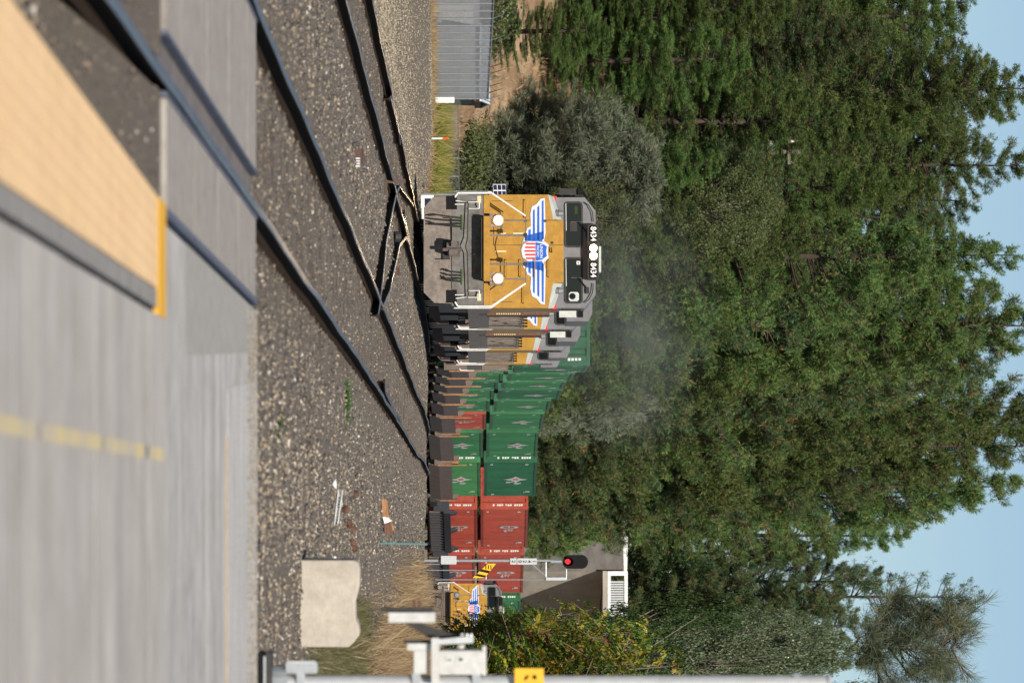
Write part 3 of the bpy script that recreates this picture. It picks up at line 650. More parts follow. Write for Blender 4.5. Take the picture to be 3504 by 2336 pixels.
        mb = MB(); xx = sx * 1.50; mb.box(min(xx, xx + sx * .17), max(xx, xx + sx * .17), 1.86, 1.90, 3.62, 4.10, M['palegrey'] if sx > 0 else M['dark']); mb.box(min(xx, xx + sx * .17), max(xx, xx + sx * .17), 1.80, 1.88, 4.10, 4.24, M['black'])
        mb.tube([(sx * 1.44, 1.9, 3.7), (xx, 1.88, 3.7)], .015, M['dark'], 5); mb.obj('mirror', t)
    # number boards and headlights
    mb = MB(); mb.bbox(-.72, .72, 1.42, 1.80, 4.35, 4.64, M['dark'], .03); hb = mb.obj('number_box', t)
    for sx in (-1, 1):
        a, b_ = (.24, .69) if sx > 0 else (-.69, -.25)
        mb = MB(); mb.bbox(a, b_, 1.408, 1.421, 4.39, 4.60, M['black'], .03); number and put_text(mb, number, .205, (a + b_) / 2, 1.402, 4.495, M['white'], .92); mb.obj('number_board', hb)
        mb = MB(); mb.cyl((sx * .10, 1.37, 4.50), (sx * .10, 1.5, 4.50), .115, .115, M['dark'], 16); mb.flat([(sx * .105 + .112 * math.cos(k * math.pi / 10), 4.50 + .112 * math.sin(k * math.pi / 10)) for k in range(20)], 1.3685, M['lamp_fringe'] if lit else M['steel']); mb.flat([(sx * .10 + .088 * math.cos(k * math.pi / 10), 4.50 + .088 * math.sin(k * math.pi / 10)) for k in range(20)], 1.366, M['headlight'] if lit else M['lens']); mb.obj('headlight', hb)
    mb = MB(); mb.bbox(-.16, .52, 1.5, 2.2, 4.641, 4.70, M['palegrey'], .02); mb.obj('roof_hatch', t)
    mb = MB(); mb.box(-1.62, -1.5, 2.5, 3.6, 3.55, 4.18, M['dark']); mb.tube([(-1.42, 2.0, 4.35), (-1.72, 2.0, 4.15)], .03, M['black'], 6); mb.obj('window_shade', t)
    # ditch lights on the platform edge
    for sx in (-1, 1):
        mb = MB(); mb.box(sx * .745 - .17, sx * .745 + .17, -.08, .10, 1.825, 2.16, M['steel']); dl = mb.obj('ditch_light', t)
        mb = MB(); mb.cyl((sx * .745, -.13, 2.04), (sx * .745, -.079, 2.04), .15, .15, M['dark'], 16); mb.flat([(sx * .745 + .145 * math.cos(k * math.pi / 10), 2.04 + .145 * math.sin(k * math.pi / 10)) for k in range(20)], -.132, M['lamp_fringe'] if lit else M['steel']); mb.flat([(sx * .745 + .105 * math.cos(k * math.pi / 10), 2.04 + .105 * math.sin(k * math.pi / 10)) for k in range(20)], -.134, M['headlight'] if lit else M['lens']); mb.obj('lamp', dl)
    # front railings
    for sx in (-1, 1):
        mb = MB(); X = sx * 1.45
        mb.tube([(sx * 1.34, -.06, .93), (X, -.06, 1.0), (X, -.06, 1.86), (sx * .86, -.06, 2.74)], .022, M['white'], 8); mb.tube([(X + sx * .04, .1, .90), (X + sx * .04, .1, 1.84), (sx * .88, .1, 2.72)], .016, M['white'], 6); mb.obj('handrail', t)
        mb = MB(); mb.tube([(sx * .75, -.02, 2.16), (sx * .75, -.02, 2.74)], .02, M['grey'], 6); mb.obj('stanchion', t)
        mb = MB(); mb.tube([(sx * .37, -.06, 1.82), (sx * .37, -.06, 2.74)], .026, M['grey'], 6); mb.box(sx * .37 - .05, sx * .37 + .05, -.1, .0, 2.68, 2.78, M['dark']); mb.obj('stanchion', t)
        mb = MB(); mb.tube([(sx * .37, -.02, 2.74), (sx * .86, -.04, 2.74)], .014, M['grey'], 6); mb.obj('top_rail', t)
    mb = MB(); q = [(-.36 + .72 * k / 12, -.06, 2.72 - .10 * math.sin(math.pi * k / 12)) for k in range(13)]; mb.tube(q, .014, M['steel'], 5); mb.obj('safety_chain', t)
    # hood, radiators, underframe
    mb = MB(); mb.prism([(-.92, 1.812), (.92, 1.812), (.92, 4.25), (.75, 4.42), (-.75, 4.42), (-.92, 4.25)], 4.602, L - .9, M['yellow']); mb.obj('hood', t)
    mb = MB(); mb.prism([(-.6, 4.425), (.6, 4.425), (.55, 4.62), (-.55, 4.62)], 7, 12, M['grey']); mb.prism([(-1.42, 3.95), (1.42, 3.95), (1.42, 4.55), (1.2, 4.66), (-1.2, 4.66), (-1.42, 4.55)], 12.4, L - 1.4, M['grey']); mb.obj('radiator', t)
    mb = MB(); mb.box(-1.44, 1.46, .6, L - .3, 1.25, 1.598, M['grime']); mb.box(-1.2, 1.2, 5, 12, .45, 1.25, M['dark']); mb.obj('underframe', t)
    for yc in (3.0, 14.6):
        mb = MB(); mb.box(-1.25, 1.25, yc - 2.1, yc + 2.1, .45, .95, M['dark'])
        for k in (-1, 0, 1):
            for sx in (-1, 1): mb.cyl((sx * .70, yc + k * 1.65, .5), (sx * .84, yc + k * 1.65, .5), .5, .5, M['steel'], 18)
        mb.obj('bogie', t)
    # rear corner: ribbed louvre panels and the rear rails
    mb = MB(); mb.box(.93, 1.50, L - 1.3, L - 1.2, 1.5, 2.80, M['soot'])
    for k in range(11): mb.box(.95 + k * .049, .968 + k * .049, L - 1.325, L - 1.301, 1.54, 2.74, M['soot'])
    for k in range(5): mb.cyl((1.08 + k * .085, L - 1.33, 2.78), (1.08 + k * .085, L - 1.33, 2.9), .02, .03, M['black'], 6)
    mb.obj('louvre_panel', t)
    mb = MB(); mb.tube([(1.40, L - .1, .95), (1.46, L - .1, 1.0), (1.46, L - .1, 1.9), (1.10, L - .1, 2.5)], .022, M['white'], 6); mb.obj('rear_handrail', t)
    for k in range(7):
        mb = MB(); yq = 5 + k * 1.9; mb.cyl((1.44, yq, 1.81), (1.44, yq, 2.72), .018, .018, M['grime'], 6); mb.obj('side_stanchion', t)
    mb = MB(); mb.tube([(1.44, 4.9, 2.72), (1.44, L - .6, 2.72)], .018, M['grime'], 6); mb.obj('side_rail', t)
    mb = MB(); mb.box(1.45, 1.51, 4.7, 6.4, 1.75, 3.4, M['rust']); mb.box(1.45, 1.515, 4.68, 4.7, 1.75, 3.4, M['rust'])
    for k in range(11): mb.box(1.46, 1.50, 4.672, 4.679, 2.0 + k * .06, 2.03 + k * .06, M['tan'])
    mb.obj('cooling_duct', t)
    return t
def seat_on(o, d, fx=Bx, dx=0.0, rz=None, z=0.0):
    o.location = (float(fx(d)) + dx, d, float(Zr(d)) + z)
    o.rotation_euler = (0, 0, -(heading(d + 8) if rz is None else rz))
lead = build_loco('leading yellow and grey diesel locomotive with lit headlights and the number 8434', True, '8434', 'locomotives of the container train')
seat_on(lead, 160, rz=.030)
trail = build_loco('second yellow locomotive, coupled right behind the lit leading one', False, '', 'locomotives of the container train', detail=False)
seat_on(trail, 179)
t3 = copy_tree(trail); seat_on(t3, 198); t3['label'] = 'third yellow locomotive of the train, between two other trailing engines'
t4 = copy_tree(trail); seat_on(t4, 217); 
def drop(root, stems):
    for c in list(root.children):
        if c.name.split('.')[0] in stems: bpy.data.objects.remove(c)
drop(t3, ('cooling_duct', 'mirror', 'winged_shield')); drop(t4, ('cooling_duct', 'mirror', 'winged_shield', 'side_rail'))
t4['label'] = 'last yellow locomotive of the train, right in front of the first green containers'
pk = copy_tree(trail); pk['label'] = 'yellow locomotive standing apart beside the red containers, half hidden by bushes'; del pk['group']
pk.location = (15.1, 354, -1.90); pk.rotation_euler = (0, 0, -.10)

# ------------------------------------------------------------------ containers and well cars
def build_container(name, m, side_logo):
    """12.2 m box: x across, y back from the end that faces the camera, z up"""
    w, Lc, h = 1.22, 12.19, 2.9
    t = thing(name, None, None)
    mb = MB(); n_ = 44; p = (Lc - .3) / n_
    for sx in (-1, 1):
        vs = []
        for i in range(n_ + 1):
            for q, off in ((0, 0), (.35, 0), (.5, 1), (.85, 1)):
                y = .15 + (i + q) * p
                if y > Lc - .15: break
                vs += [(sx * (w - .012 - .035 * off), y, .16), (sx * (w - .012 - .035 * off), y, h - .12)]
        mb.add(vs, [(i, i + 1, i + 3, i + 2) for i in range(0, len(vs) - 2, 2)], m)
    mb.obj('side_wall', t)
    mb = MB(); vs = []
    for x_, o_ in ((-1.1, .02), (-.82, .02), (-.76, .07), (-.60, .07), (-.54, .02), (-.14, .02), (-.08, .07), (.08, .07), (.14, .02), (.54, .02), (.60, .07), (.76, .07), (.82, .02), (1.1, .02)):
        vs += [(x_, o_, .16), (x_, o_, h - .14)]
    mb.add(vs, [(i, i + 1, i + 3, i + 2) for i in range(0, len(vs) - 2, 2)], m); mb.obj('end_wall', t); mb = MB(); mb.box(-w + .05, w - .05, Lc - .08, Lc - .03, .15, h - .1, m); mb.obj('end_wall', t)
    mb = MB(); mb.box(-w + .02, w - .02, .05, Lc - .05, h - .05, h - .02, m); mb.box(-w + .02, w - .02, .05, Lc - .05, .1, .15, m); mb.obj('roof', t)
    mb = MB()
    for sx in (-1, 1):
        for y0 in (0, Lc - .16): mb.box(min(sx * w, sx * (w - .14)), max(sx * w, sx * (w - .14)), y0, y0 + .16, .11, h - .1, m)
        mb.box(min(sx * w, sx * (w - .08)), max(sx * w, sx * (w - .08)), .16, Lc - .16, h - .13, h, M['dark'] if False else m); mb.box(min(sx * w, sx * (w - .08)), max(sx * w, sx * (w - .08)), .16, Lc - .16, 0, .17, m)
        for y0 in (0, Lc - .18):
            for z0 in (-.003, h - .115): mb.box(min(sx * (w + .003), sx * (w - .17)), max(sx * (w + .003), sx * (w - .17)), y0 - .003, y0 + .18, z0, z0 + .12, m)
    for z0 in (.0, h - .14): mb.box(-w + .14, w - .14, .0, .08, z0, z0 + .14, m)
    mb.obj('frame', t)
    mb = MB()           # codes in a column beside the corner post
    r_ = random.Random(5)
    z = h - .35
    for grp in (4, 3, 3, 1):
        for k in range(grp):
            mb.box(w - .30, w - .30 + r_.uniform(.07, .11), -.006, -.001, z - .10, z, M['mark']); z -= .135
        z -= .12
    mb.box(-w + .3, -w + .42, -.006, -.001, .5, .62, M['mark']); tag(mb.obj('end_code', t), kind='stuff')
    xo = w + .006; lg = MB(); P3 = lambda pts: [(xo, p[0], p[1]) for p in pts]
    if side_logo == 'star':
        lg.add([(xo, y, z) for y, z in ((5.0, 1.75), (5.75, 2.0), (6.1, 2.42), (6.45, 2.0), (7.2, 1.75), (6.45, 1.5), (6.1, 1.08), (5.75, 1.5))], [(0, 1, 7), (1, 2, 3), (1, 3, 5, 7), (3, 4, 5), (7, 5, 6)], M['mark'])
        lg.add([(xo + .003, y, z) for y, z in ((5.85, 1.6), (6.35, 1.6), (6.35, 1.9), (5.85, 1.9))], [(0, 1, 2, 3)], M['red'])
        for y0, z0, z1 in ((6.9, 1.25, 1.6), (7.1, 1.2, 1.45), (7.35, 1.65, 2.05), (7.6, 1.7, 1.95)): lg.box(xo - .003, xo, y0, y0 + .2, z0, z1, M['mark'])
    else:
        o_ = [(5.6, 1.15), (5.85, 1.25), (5.95, 1.45), (5.95, 2.05), (5.85, 2.25), (5.6, 2.35), (5.35, 2.25), (5.25, 2.05), (5.25, 1.45), (5.35, 1.25)]
        lg.add(P3(o_), [tuple(range(10))], M['mark']); lg.box(xo, xo + .004, 5.42, 5.78, 1.42, 1.72, m); lg.box(xo, xo + .004, 5.42, 5.78, 1.80, 2.08, m)
        for y0, z0, z1 in ((6.3, 1.5, 1.6), (6.3, 1.68, 1.84), (6.3, 1.9, 2.0), (6.6, 1.4, 1.62), (6.6, 1.68, 1.8), (6.9, 1.45, 1.6), (6.6, 1.86, 1.95)): lg.box(xo - .003, xo, y0, y0 + .22, z0, z1, M['mark'])
    lg.obj('side_emblem', t); lg = MB()
    for y0, z0, z1 in ((.6, 2.25, 2.42), (.6, .35, .5), (10.4, 2.3, 2.55), (11.4, .4, .56), (10.6, 2.2, 2.26)): lg.box(xo - .003, xo, y0, y0 + .35, z0, z1, M['mark'])
    tag(lg.obj('side_code', t), kind='stuff')
    mb = MB()
    for y0 in (2.3, 9.9): mb.box(w - .011, w + .004, y0, y0 + .05, .17, h - .13, m)
    mb.obj('side_post', t)
    return t
proto = {'green': build_container('container', M['cont_green'], 'star'), 'faded': build_container('container', M['cont_green2'], 'star'), 'dark': build_container('container', M['cont_dark'], 'star'), 'red': build_container('container', M['cont_red'], 'red')}
used = set()
def container(kind, d, z, label):
    o = proto[kind] if kind not in used else copy_tree(proto[kind]); used.add(kind)
    tag(o, label, 'shipping container', 'containers stacked two high on the train')
    seat_on(o, d, rz=heading(d + 6), z=z); return o
def build_well(black):
    t = thing('well_car', None, None); Lw = 14.0; m = M['wellblack'] if black else M['well']
    for sx in (-1, 1):
        mb = MB()
        if black:
            mb.box(min(sx * 1.30, sx * 1.38), max(sx * 1.30, sx * 1.38), .9, Lw - .9, .3, 1.12, M['well']); mb.box(min(sx * 1.30, sx * 1.5), max(sx * 1.30, sx * 1.5), .6, Lw - .6, 1.12, 1.5, m)
            for k in range(15): mb.sideprism([(1.2 + k * .83, .32), (1.32 + k * .83, .32), (1.32 + k * .83, 1.12), (1.2 + k * .83, 1.12)], min(sx * 1.38, sx * 1.48), max(sx * 1.38, sx * 1.48), m)
        else:
            a = [(sx * 1.28, .22), (sx * 1.43, .80), (sx * 1.43, 1.48), (sx * 1.36, 1.48), (sx * 1.36, .82), (sx * 1.22, .22)]
            mb.prism(a, .9, Lw - .9, m)
        mb.obj('side_sill', t)
    for y0 in (.55, Lw - .65):
        mb = MB(); mb.box(-1.38, 1.38, y0, y0 + .1, .55, 1.45, m if black else M['well']); mb.obj('bulkhead', t)
    if not black:
        for y0 in (.5, Lw - .6):
            for sx in (-1, 1):
                mb = MB(); x0 = sx * 1.40; mb.box(min(x0, x0 + sx * .08), max(x0, x0 + sx * .05), y0 - .02, y0 + .06, .75, 2.3 if y0 < 2 else 1.6, M['orange_rust']); mb.obj('end_post', t)
        mb = MB(); mb.prism([(.95, 1.5), (1.36, 1.46), (1.34, 1.80), (1.15, 1.92), (.92, 1.82)], .86, .93, M['orange_rust']); mb.obj('guide_bracket', t)
        mb = MB(); mb.prism([(1.1, 1.49), (1.44, 1.49), (1.40, 1.72), (1.15, 1.80)], 12.6, 13.1, M['well']); mb.obj('guide_bracket', t)
    else:
        for y0 in (1.0, 6.4, 12.4):
            mb = MB(); mb.prism([(1.25, 1.5), (1.5, 1.5), (1.4, 1.85), (1.3, 1.9)], y0, y0 + .5, m); mb.obj('guide_bracket', t)
    mb = MB(); mb.box(-1.1, 1.1, -.9, 1.1, .35, .75, M['dark'])
    for yq in (-.75, .95):
        for sx in (-1, 1): mb.cyl((sx * .69, yq, .42), (sx * .83, yq, .42), .42, .42, M['steel'], 16)
    mb.obj('truck', t)
    mb = MB(); mb.box(-1.1, 1.1, 1.0, Lw - 1, .2, .3, M['dark']); mb.obj('floor', t)
    return t
wells = [build_well(False), build_well(True)]
rows = [(237.5, 'green', 'dark'), (251.9, 'green', 'green'), (266.3, 'dark', 'green'), (280.7, 'green', 'dark'), (295.0, 'green', 'green'), (309.5, 'red', 'green'), (323.9, 'green', 'green'), (338.3, 'faded', 'dark'), (355.2, 'red', 'red'), (369.7, 'red', 'red'), (384.2, 'dark', 'green')]
where = ['first behind the locomotives', 'second behind the locomotives', 'third behind the locomotives', 'fourth behind the locomotives', 'fifth behind the locomotives', 'sixth behind the locomotives', 'seventh behind the locomotives', 'last before the red stacks', 'nearer of the two red stacks', 'farther red stack, behind the signal mast', 'beyond the red stacks']
nw = [0, 0]
for k, (d, lo, up) in enumerate(rows):
    hue = {'green': 'green', 'dark': 'dark green', 'faded': 'faded light green', 'red': 'rust red'}
    lower = container(lo, d + .9, .33, f'{hue[lo]} lower container of the stack {where[k]}')
    lower.scale = (1, 1, .935)
    container(up, d + .9, .33 + 2.905, f'{hue[up]} upper container of the stack {where[k]}')
    bl = 1 if 7 < k < 10 else 0
    o = wells[bl] if nw[bl] == 0 else copy_tree(wells[bl]); nw[bl] += 1
    tag(o, f'{"black ribbed" if bl else "brown"} well car carrying the container stack {where[k]}', 'rail car', 'well cars of the train'); seat_on(o, d, rz=heading(d + 7))
    if nw[bl] == 1: pass

# ------------------------------------------------------------------ signal mast
def rel(d, x0, y0):
    """photo pixel -> (x, z) relative to a root standing at pixel (x0, y0), depth d"""
    s_ = F / d
    return (lambda x, y: ((y - y0) / s_, (x - x0) / s_)), s_
SD = 250.0; R_, s_ = rel(SD, 1418, 1917)
sg = thing('signal_mast', 'silver railway signal mast with black hooded red light and ladder, before the red containers', 'railway signal', W(1418, 1917, SD))
def bar(mb, xa, ya, xb, yb, r, m, y=0.0, n=8):
    a, b_ = R_(xa, ya), R_(xb, yb); mb.cyl((a[0], y, a[1]), (b_[0], y, b_[1]), r, r, m, n)
mb = MB(); bar(mb, 1405, 1917, 1900, 1917, .058, M['galv'], n=12); mb.obj('mast', sg)
mb = MB(); a, b_ = R_(1509, 1900), R_(1562, 1929); mb.bbox(a[0], b_[0], -.22, .05, a[1], b_[1], M['alum'], .02); mb.obj('cabinet', sg)
mb = MB()
for y_ in (-.02, ): bar(mb, 1490, 1982, 1953, 1982, .022, M['galv'], .0); bar(mb, 1440, 1950, 1665, 1950, .02, M['galv'], .1)
bar(mb, 1663, 1917, 1663, 1982, .02, M['galv']); bar(mb, 1425, 1929, 1505, 1929, .02, M['galv'])
mb.obj('ladder', sg)
mb = MB(); bar(mb, 1868, 1917, 1868, 1980, .03, M['alum']); bar(mb, 1938, 1946, 1938, 1980, .022, M['alum']); bar(mb, 1822, 1931, 1866, 1968, .03, M['galv'])
a, b_ = R_(1868, 1974), R_(1938, 1984); mb.box(a[0], b_[0], -.1, .5, a[1], b_[1], M['alum']); mb.obj('work_stand', sg)
mb = MB(); a, b_ = R_(1770, 1909), R_(1837, 1930); mb.box(a[0], b_[0], -.10, -.085, a[1], b_[1], M['alum'])
for ch, xx in (('1', 1828), ('4', 1811), ('2', 1795), ('0', 1779)):
    c = R_(xx, 1919.5); put_text(mb, ch, .20, c[0], -.104, c[1], M['black'])
mb.obj('number_plate', sg)
mb = MB(); a, b_ = R_(1746, 1909), R_(1768, 1930); mb.box(a[0], b_[0], -.10, -.085, a[1], b_[1], M['alum']); c = R_(1757, 1919.5); put_text(mb, '2', .20, c[0], -.104, c[1], M['black']); mb.obj('number_plate', sg)
mb = MB(); bar(mb, 1884, 1920, 1922, 1920, .075, M['galv'], n=12); bar(mb, 1840, 1919, 1885, 1919, .045, M['dark']); mb.obj('neck', sg)
c = R_(1967, 1921)
mb = MB(); o_ = []
for k in range(24):
    an = 2 * math.pi * k / 24; o_.append((c[0] + .28 * math.cos(an), c[1] + (.26 if math.sin(an) > 0 else .24) * math.sin(an) + (.27 if math.sin(an) >= 0 else -.25)))
mb.prism(o_, .02, .05, M['black']); hd = mb.obj('target_board', sg)
c2 = R_(1943, 1920)
mb = MB(); mb.cyl((c2[0], -.02, c2[1]), (c2[0], .02, c2[1]), .14, .14, M['dark'], 16); mb.cyl((c2[0], -.03, c2[1]), (c2[0], -.02, c2[1]), .105, .105, M['redlamp'], 16); mb.obj('red_lamp', sg)
mb = MB()
nn = 14; vs = []
for k in range(nn + 1):
    an = math.pi * (-.12 + 1.24 * k / nn); e = .17
    vs += [(c2[0] + e * math.cos(an), .02, c2[1] + e * math.sin(an) + .02), (c2[0] + e * .95 * math.cos(an), -.42 - .1 * math.sin(an), c2[1] + e * .95 * math.sin(an) + .06)]
mb.add(vs, [(i, i + 1, i + 3, i + 2) for i in range(0, 2 * nn, 2)], M['black']); mb.obj('hood', sg)
mb = MB(); P4 = [R_(1617, 1976), R_(1658, 1976), R_(1697, 1927), R_(1669, 1927)]
def lerp(a, b_, t_): return (a[0] + (b_[0] - a[0]) * t_, a[1] + (b_[1] - a[1]) * t_)
mb.prism(P4, -.11, -.10, M['hazard'])
for t0, t1 in ((.16, .30), (.46, .62)):
    mb.flat([lerp(P4[0], P4[3], t0 + .0), lerp(P4[0], P4[3], t1), lerp(P4[1], P4[2], t1 - .13), lerp(P4[1], P4[2], t0 - .13)], -.114, M['black'])
for k in range(3):
    c = lerp(lerp(P4[0], P4[3], .76), lerp(P4[1], P4[2], .76), .2 + k * .28); mb.box(c[0] - .09, c[0] + .09, -.115, -.111, c[1] - .02, c[1] + .02, M['black'])
mb.obj('hazard_board', sg)
for yy in (1890, 1905, 1938):
    pass

# ------------------------------------------------------------------ crossing gate mast, near right
GDp = 46.8; R_, s_ = rel(GDp, 890, 2338)
gt = thing('crossing_gate', 'silver level crossing gate mast with white gearbox and counterweights at the road edge', 'crossing gate', W(890, 2338, GDp))
def rbox(mb, xa, xb, ya, yb, y0, y1, m, b=.006):
    a, c = R_(xa, ya), R_(xb, yb); mb.bbox(min(a[0], c[0]), max(a[0], c[0]), y0, y1, min(a[1], c[1]), max(a[1], c[1]), m, b)
mb = MB(); bar(mb, 935, 2338, 2832, 2338, .064, M['alum'], n=20); bar(mb, 2832, 2338, 2842, 2338, .075, M['alum'], n=20); mb.obj('mast', gt, smooth=False)
mb = MB(); rbox(mb, 884, 906, 2228, 2440, -.24, .24, M['black']); rbox(mb, 906, 912, 2238, 2430, -.22, .22, M['alum']); rbox(mb, 912, 934, 2228, 2440, -.2, .2, M['dark']); bar(mb, 934, 2338, 985, 2338, .14, M['galv'], n=16); mb.obj('base', gt)
mb = MB(); rbox(mb, 979, 1087, 2262, 2300, -.10, .06, M['galv']); rbox(mb, 985, 1081, 2258, 2264, -.11, .05, M['alum']); mb.obj('junction_box', gt)
mb = MB(); rbox(mb, 1504, 1650, 2222, 2303, -.14, .20, M['gatewhite'], .012); gb = mb.obj('gearbox', gt)
mb = MB(); rbox(mb, 1650, 1664, 2206, 2306, -.12, .18, M['gatewhite']); mb.obj('flange', gb); mb = MB(); rbox(mb, 1417, 1466, 2223, 2300, -.1, .15, M['gatewhite']); mb.obj('side_case', gb)
mb = MB(); rbox(mb, 1560, 1600, 2240, 2262, -.146, -.138, M['palegrey']); rbox(mb, 1570, 1584, 2246, 2256, -.150, -.146, M['rust']); rbox(mb, 1526, 1548, 2242, 2262, -.146, -.138, M['palegrey']); rbox(mb, 1530, 1546, 2250, 2256, -.150, -.146, M['steel']); mb.obj('cover', gb)
mb = MB(); rbox(mb, 1477, 1504, 2178, 2336, -.16, -.06, M['gatewhite']); rbox(mb, 1484, 1500, 2174, 2336, -.05, .0, M['dark']); mb.obj('gate_crank', gt)
mb = MB(); rbox(mb, 1330, 1490, 2092, 2126, -.12, .06, M['gatewhite']); mb.obj('counterweight', gt); mb = MB(); rbox(mb, 1300, 1482, 2078, 2091, -.05, .12, M['dark']); mb.obj('weight_plate', gt)
mb = MB(); bar(mb, 1418, 2050, 1420, 2082, .012, M['rust'], -.03); bar(mb, 1436, 2050, 1437, 2082, .012, M['rust'], -.03); mb.obj('bolt', gt)
mb = MB(); a = [R_(1375, 2126), R_(1430, 2128), R_(1560, 2172), R_(1560, 2190), R_(1470, 2182)]; mb.prism(a, .0, .05, M['dark']); mb.obj('counterweight_arm', gt)
mb = MB(); a = [R_(1500, 2184), R_(1600, 2174), R_(1622, 2178), R_(1620, 2196), R_(1500, 2202)]; mb.prism(a, -.10, .02, M['alum'])
for xx in (1580, 1598, 1612): bar(mb, xx, 2166, xx, 2178, .012, M['alum'], -.04)
mb.obj('arm_socket', gt)
mb = MB(); rbox(mb, 1394, 1480, 2198, 2222, -.1, .1, M['gatewhite']); mb.obj('counterweight', gt); mb = MB(); rbox(mb, 1380, 1480, 2190, 2197, -.05, .12, M['dark']); mb.obj('weight_plate', gt); mb = MB(); bar(mb, 1576, 2204, 1576, 2224, .03, M['gatewhite'], -.02); mb.obj('pivot_bolt', gt)
for xx in (1425, 1630, 1030):
    mb = MB(); rbox(mb, xx - 14, xx + 14, 2296, 2372, -.08, .08, M['galv']); mb.obj('clamp', gt)
mb = MB(); rbox(mb, 1761, 1860, 2282, 2400, -.13, -.12, M['yellow_edge']); a = R_(1806, 2330)
for q in ((1810, 2310), (1822, 2310)): pass
for dx in (-.012, ): 
    mb.flat([R_(1792, 2322), R_(1800, 2306), R_(1812, 2306), R_(1800, 2322)], -.136, M['black']); mb.flat([R_(1834, 2322), R_(1836, 2306), R_(1826, 2304), R_(1820, 2314)], -.136, M['black'])
mb.obj('warning_sign', gt)
mb = MB(); bar(mb, 2714, 2308, 2736, 2308, .02, M['galv'], -.05); mb.obj('cable_clip', gt)

# ------------------------------------------------------------------ concrete block, junk, boxes along the track
d = 66.0; s_ = F / d; p = W(1028, 2064, d)
mb = MB(); hw, hh = 149 / s_, 209 / s_
P = [(-hw, 0), (hw * .98, 0), (hw, .03), (hw, hh * .82), (hw * .9, hh * .90), (hw * .72, hh), (hw * .5, hh * .985), (hw * .34, hh * .935), (-.02, hh * .93), (-hw * .25, hh * .97), (-hw * .45, hh), (-hw * .8, hh * 1.0), (-hw * .96, hh * .97), (-hw, hh * .9)]
mb.prism(P, 0, .62, M['concrete']); bl = mb.obj('concrete_block', at=p)
bl.location.z -= .02
bv = bl.modifiers.new('soft edges', 'BEVEL'); bv.width = .018; bv.segments = 2
tag(bl, 'cream concrete block with notched top sitting on the gravel', 'concrete block')
def junction(name, label, x, y, dd, w, dp, h, m, letters=False):
    p = W(x, y, dd); t = thing(name, label, 'track box', (p.x, dd, float(Zg(p.x, dd)) - .02))
    mb = MB(); mb.box(-w / 2, w / 2, 0, dp, 0, h, m); mb.obj('case', t)
    mb = MB(); mb.box(-w / 2 - .01, w / 2 + .01, -.01, dp + .01, h, h + .02, m); mb.obj('lid', t)
    if letters:
        mb = MB()
        for k in range(4): mb.box(.02 + k * .035, .04 + k * .035, -.006, -.001, h * .3, h * .75, M['mark'])
        mb.obj('lettering', t)
    mb = MB(); mb.tube([(-w / 2, .05, .08), (-w / 2 - .1, .05, .10), (-w / 2 - .2, .06, .02)], .016, M['steel'], 6); mb.obj('conduit', t)
    return t
junction('track_box', 'low brown steel box with white lettering between the two tracks', 1228, 535, 85.5, .20, .3, .13, M['brownpaint'], True)
jb = junction('track_box', 'small rusty box with upright rod in front of the locomotive', 1366, 928, 120, .16, .2, .16, M['brownpaint'])
mb = MB(); mb.tube([(.02, .1, .16), (.02, .1, .42)], .01, M['steel'], 6); mb.obj('rod', jb)
p = W(1380, 520 + 290, 124); t = thing('manhole_cover', 'round dull steel disc lying in the ballast between the rails ahead of the locomotive', 'metal disc', (p.x, 124, float(Zg(p.x, 124)) + .02))
mb = MB(); mb.cyl((0, 0, 0), (0, .06, .11), .11, .11, M['dark'], 18); mb.obj('disc', t)
for k in range(2): mb = MB(); mb.cyl((-.04 + k * .08, -.02, .03), (-.04 + k * .08, .0, .07), .02, .02, M['dark'], 8); mb.obj('hole', t)
p = W(1345, 1770, 108); t = thing('scrap_iron', 'rusty scrap sheet with crumpled white paper on the gravel bank', 'scrap', (p.x, 108, float(Zg(p.x, 108)) + .0))
mb = MB(); mb.add([(-.32, 0, .0), (.25, .1, .02), (.22, .2, .22), (-.05, .2, .12), (-.3, .1, .10)], [(0, 1, 2, 3, 4)], M['orange_rust']); mb.add([(.0, -.05, .02), (.3, -.03, .06), (.3, .1, .2), (.05, .1, .16)], [(0, 1, 2, 3)], M['rust']); mb.obj('sheet', t)
mb = MB(); mb.add([(-.02, -.1, .02), (.10, -.08, .05), (.06, -.06, .17), (.0, -.05, .12)], [(0, 1, 2), (0, 2, 3)], M['white']); mb.obj('paper', t)
p = W(1340, 1858, 104); t = bpy.data.objects.new('x', None); bpy.data.objects.remove(t)
mb = MB(); mb.cyl((0, 0, 0), (.01, 0, .85), .013, .013, M['teal'], 6); o = mb.obj('marker_rod', at=(p.x, 104, float(Zg(p.x, 104)) - .02)); tag(o, 'thin teal rod stuck upright in the gravel left of the signal mast', 'rod')
p = W(1140, 1690, 78); t = thing('cable_ladder', 'short grey ladder like strip lying on the gravel left of the concrete block', 'metal strip', (p.x, 78, float(Zg(p.x, 78)) + .02))
mb = MB(); mb.tube([(-.05, 0, .07), (.38, 0, .02)], .008, M['galv'], 5); mb.tube([(-.05, .05, .12), (.38, .05, .06)], .008, M['galv'], 5)
for k in range(12): q = k / 11; mb.tube([(-.05 + .43 * q, 0, .07 - .05 * q), (-.05 + .43 * q, .05, .12 - .06 * q)], .006, M['galv'], 4)
mb.obj('strip', t)
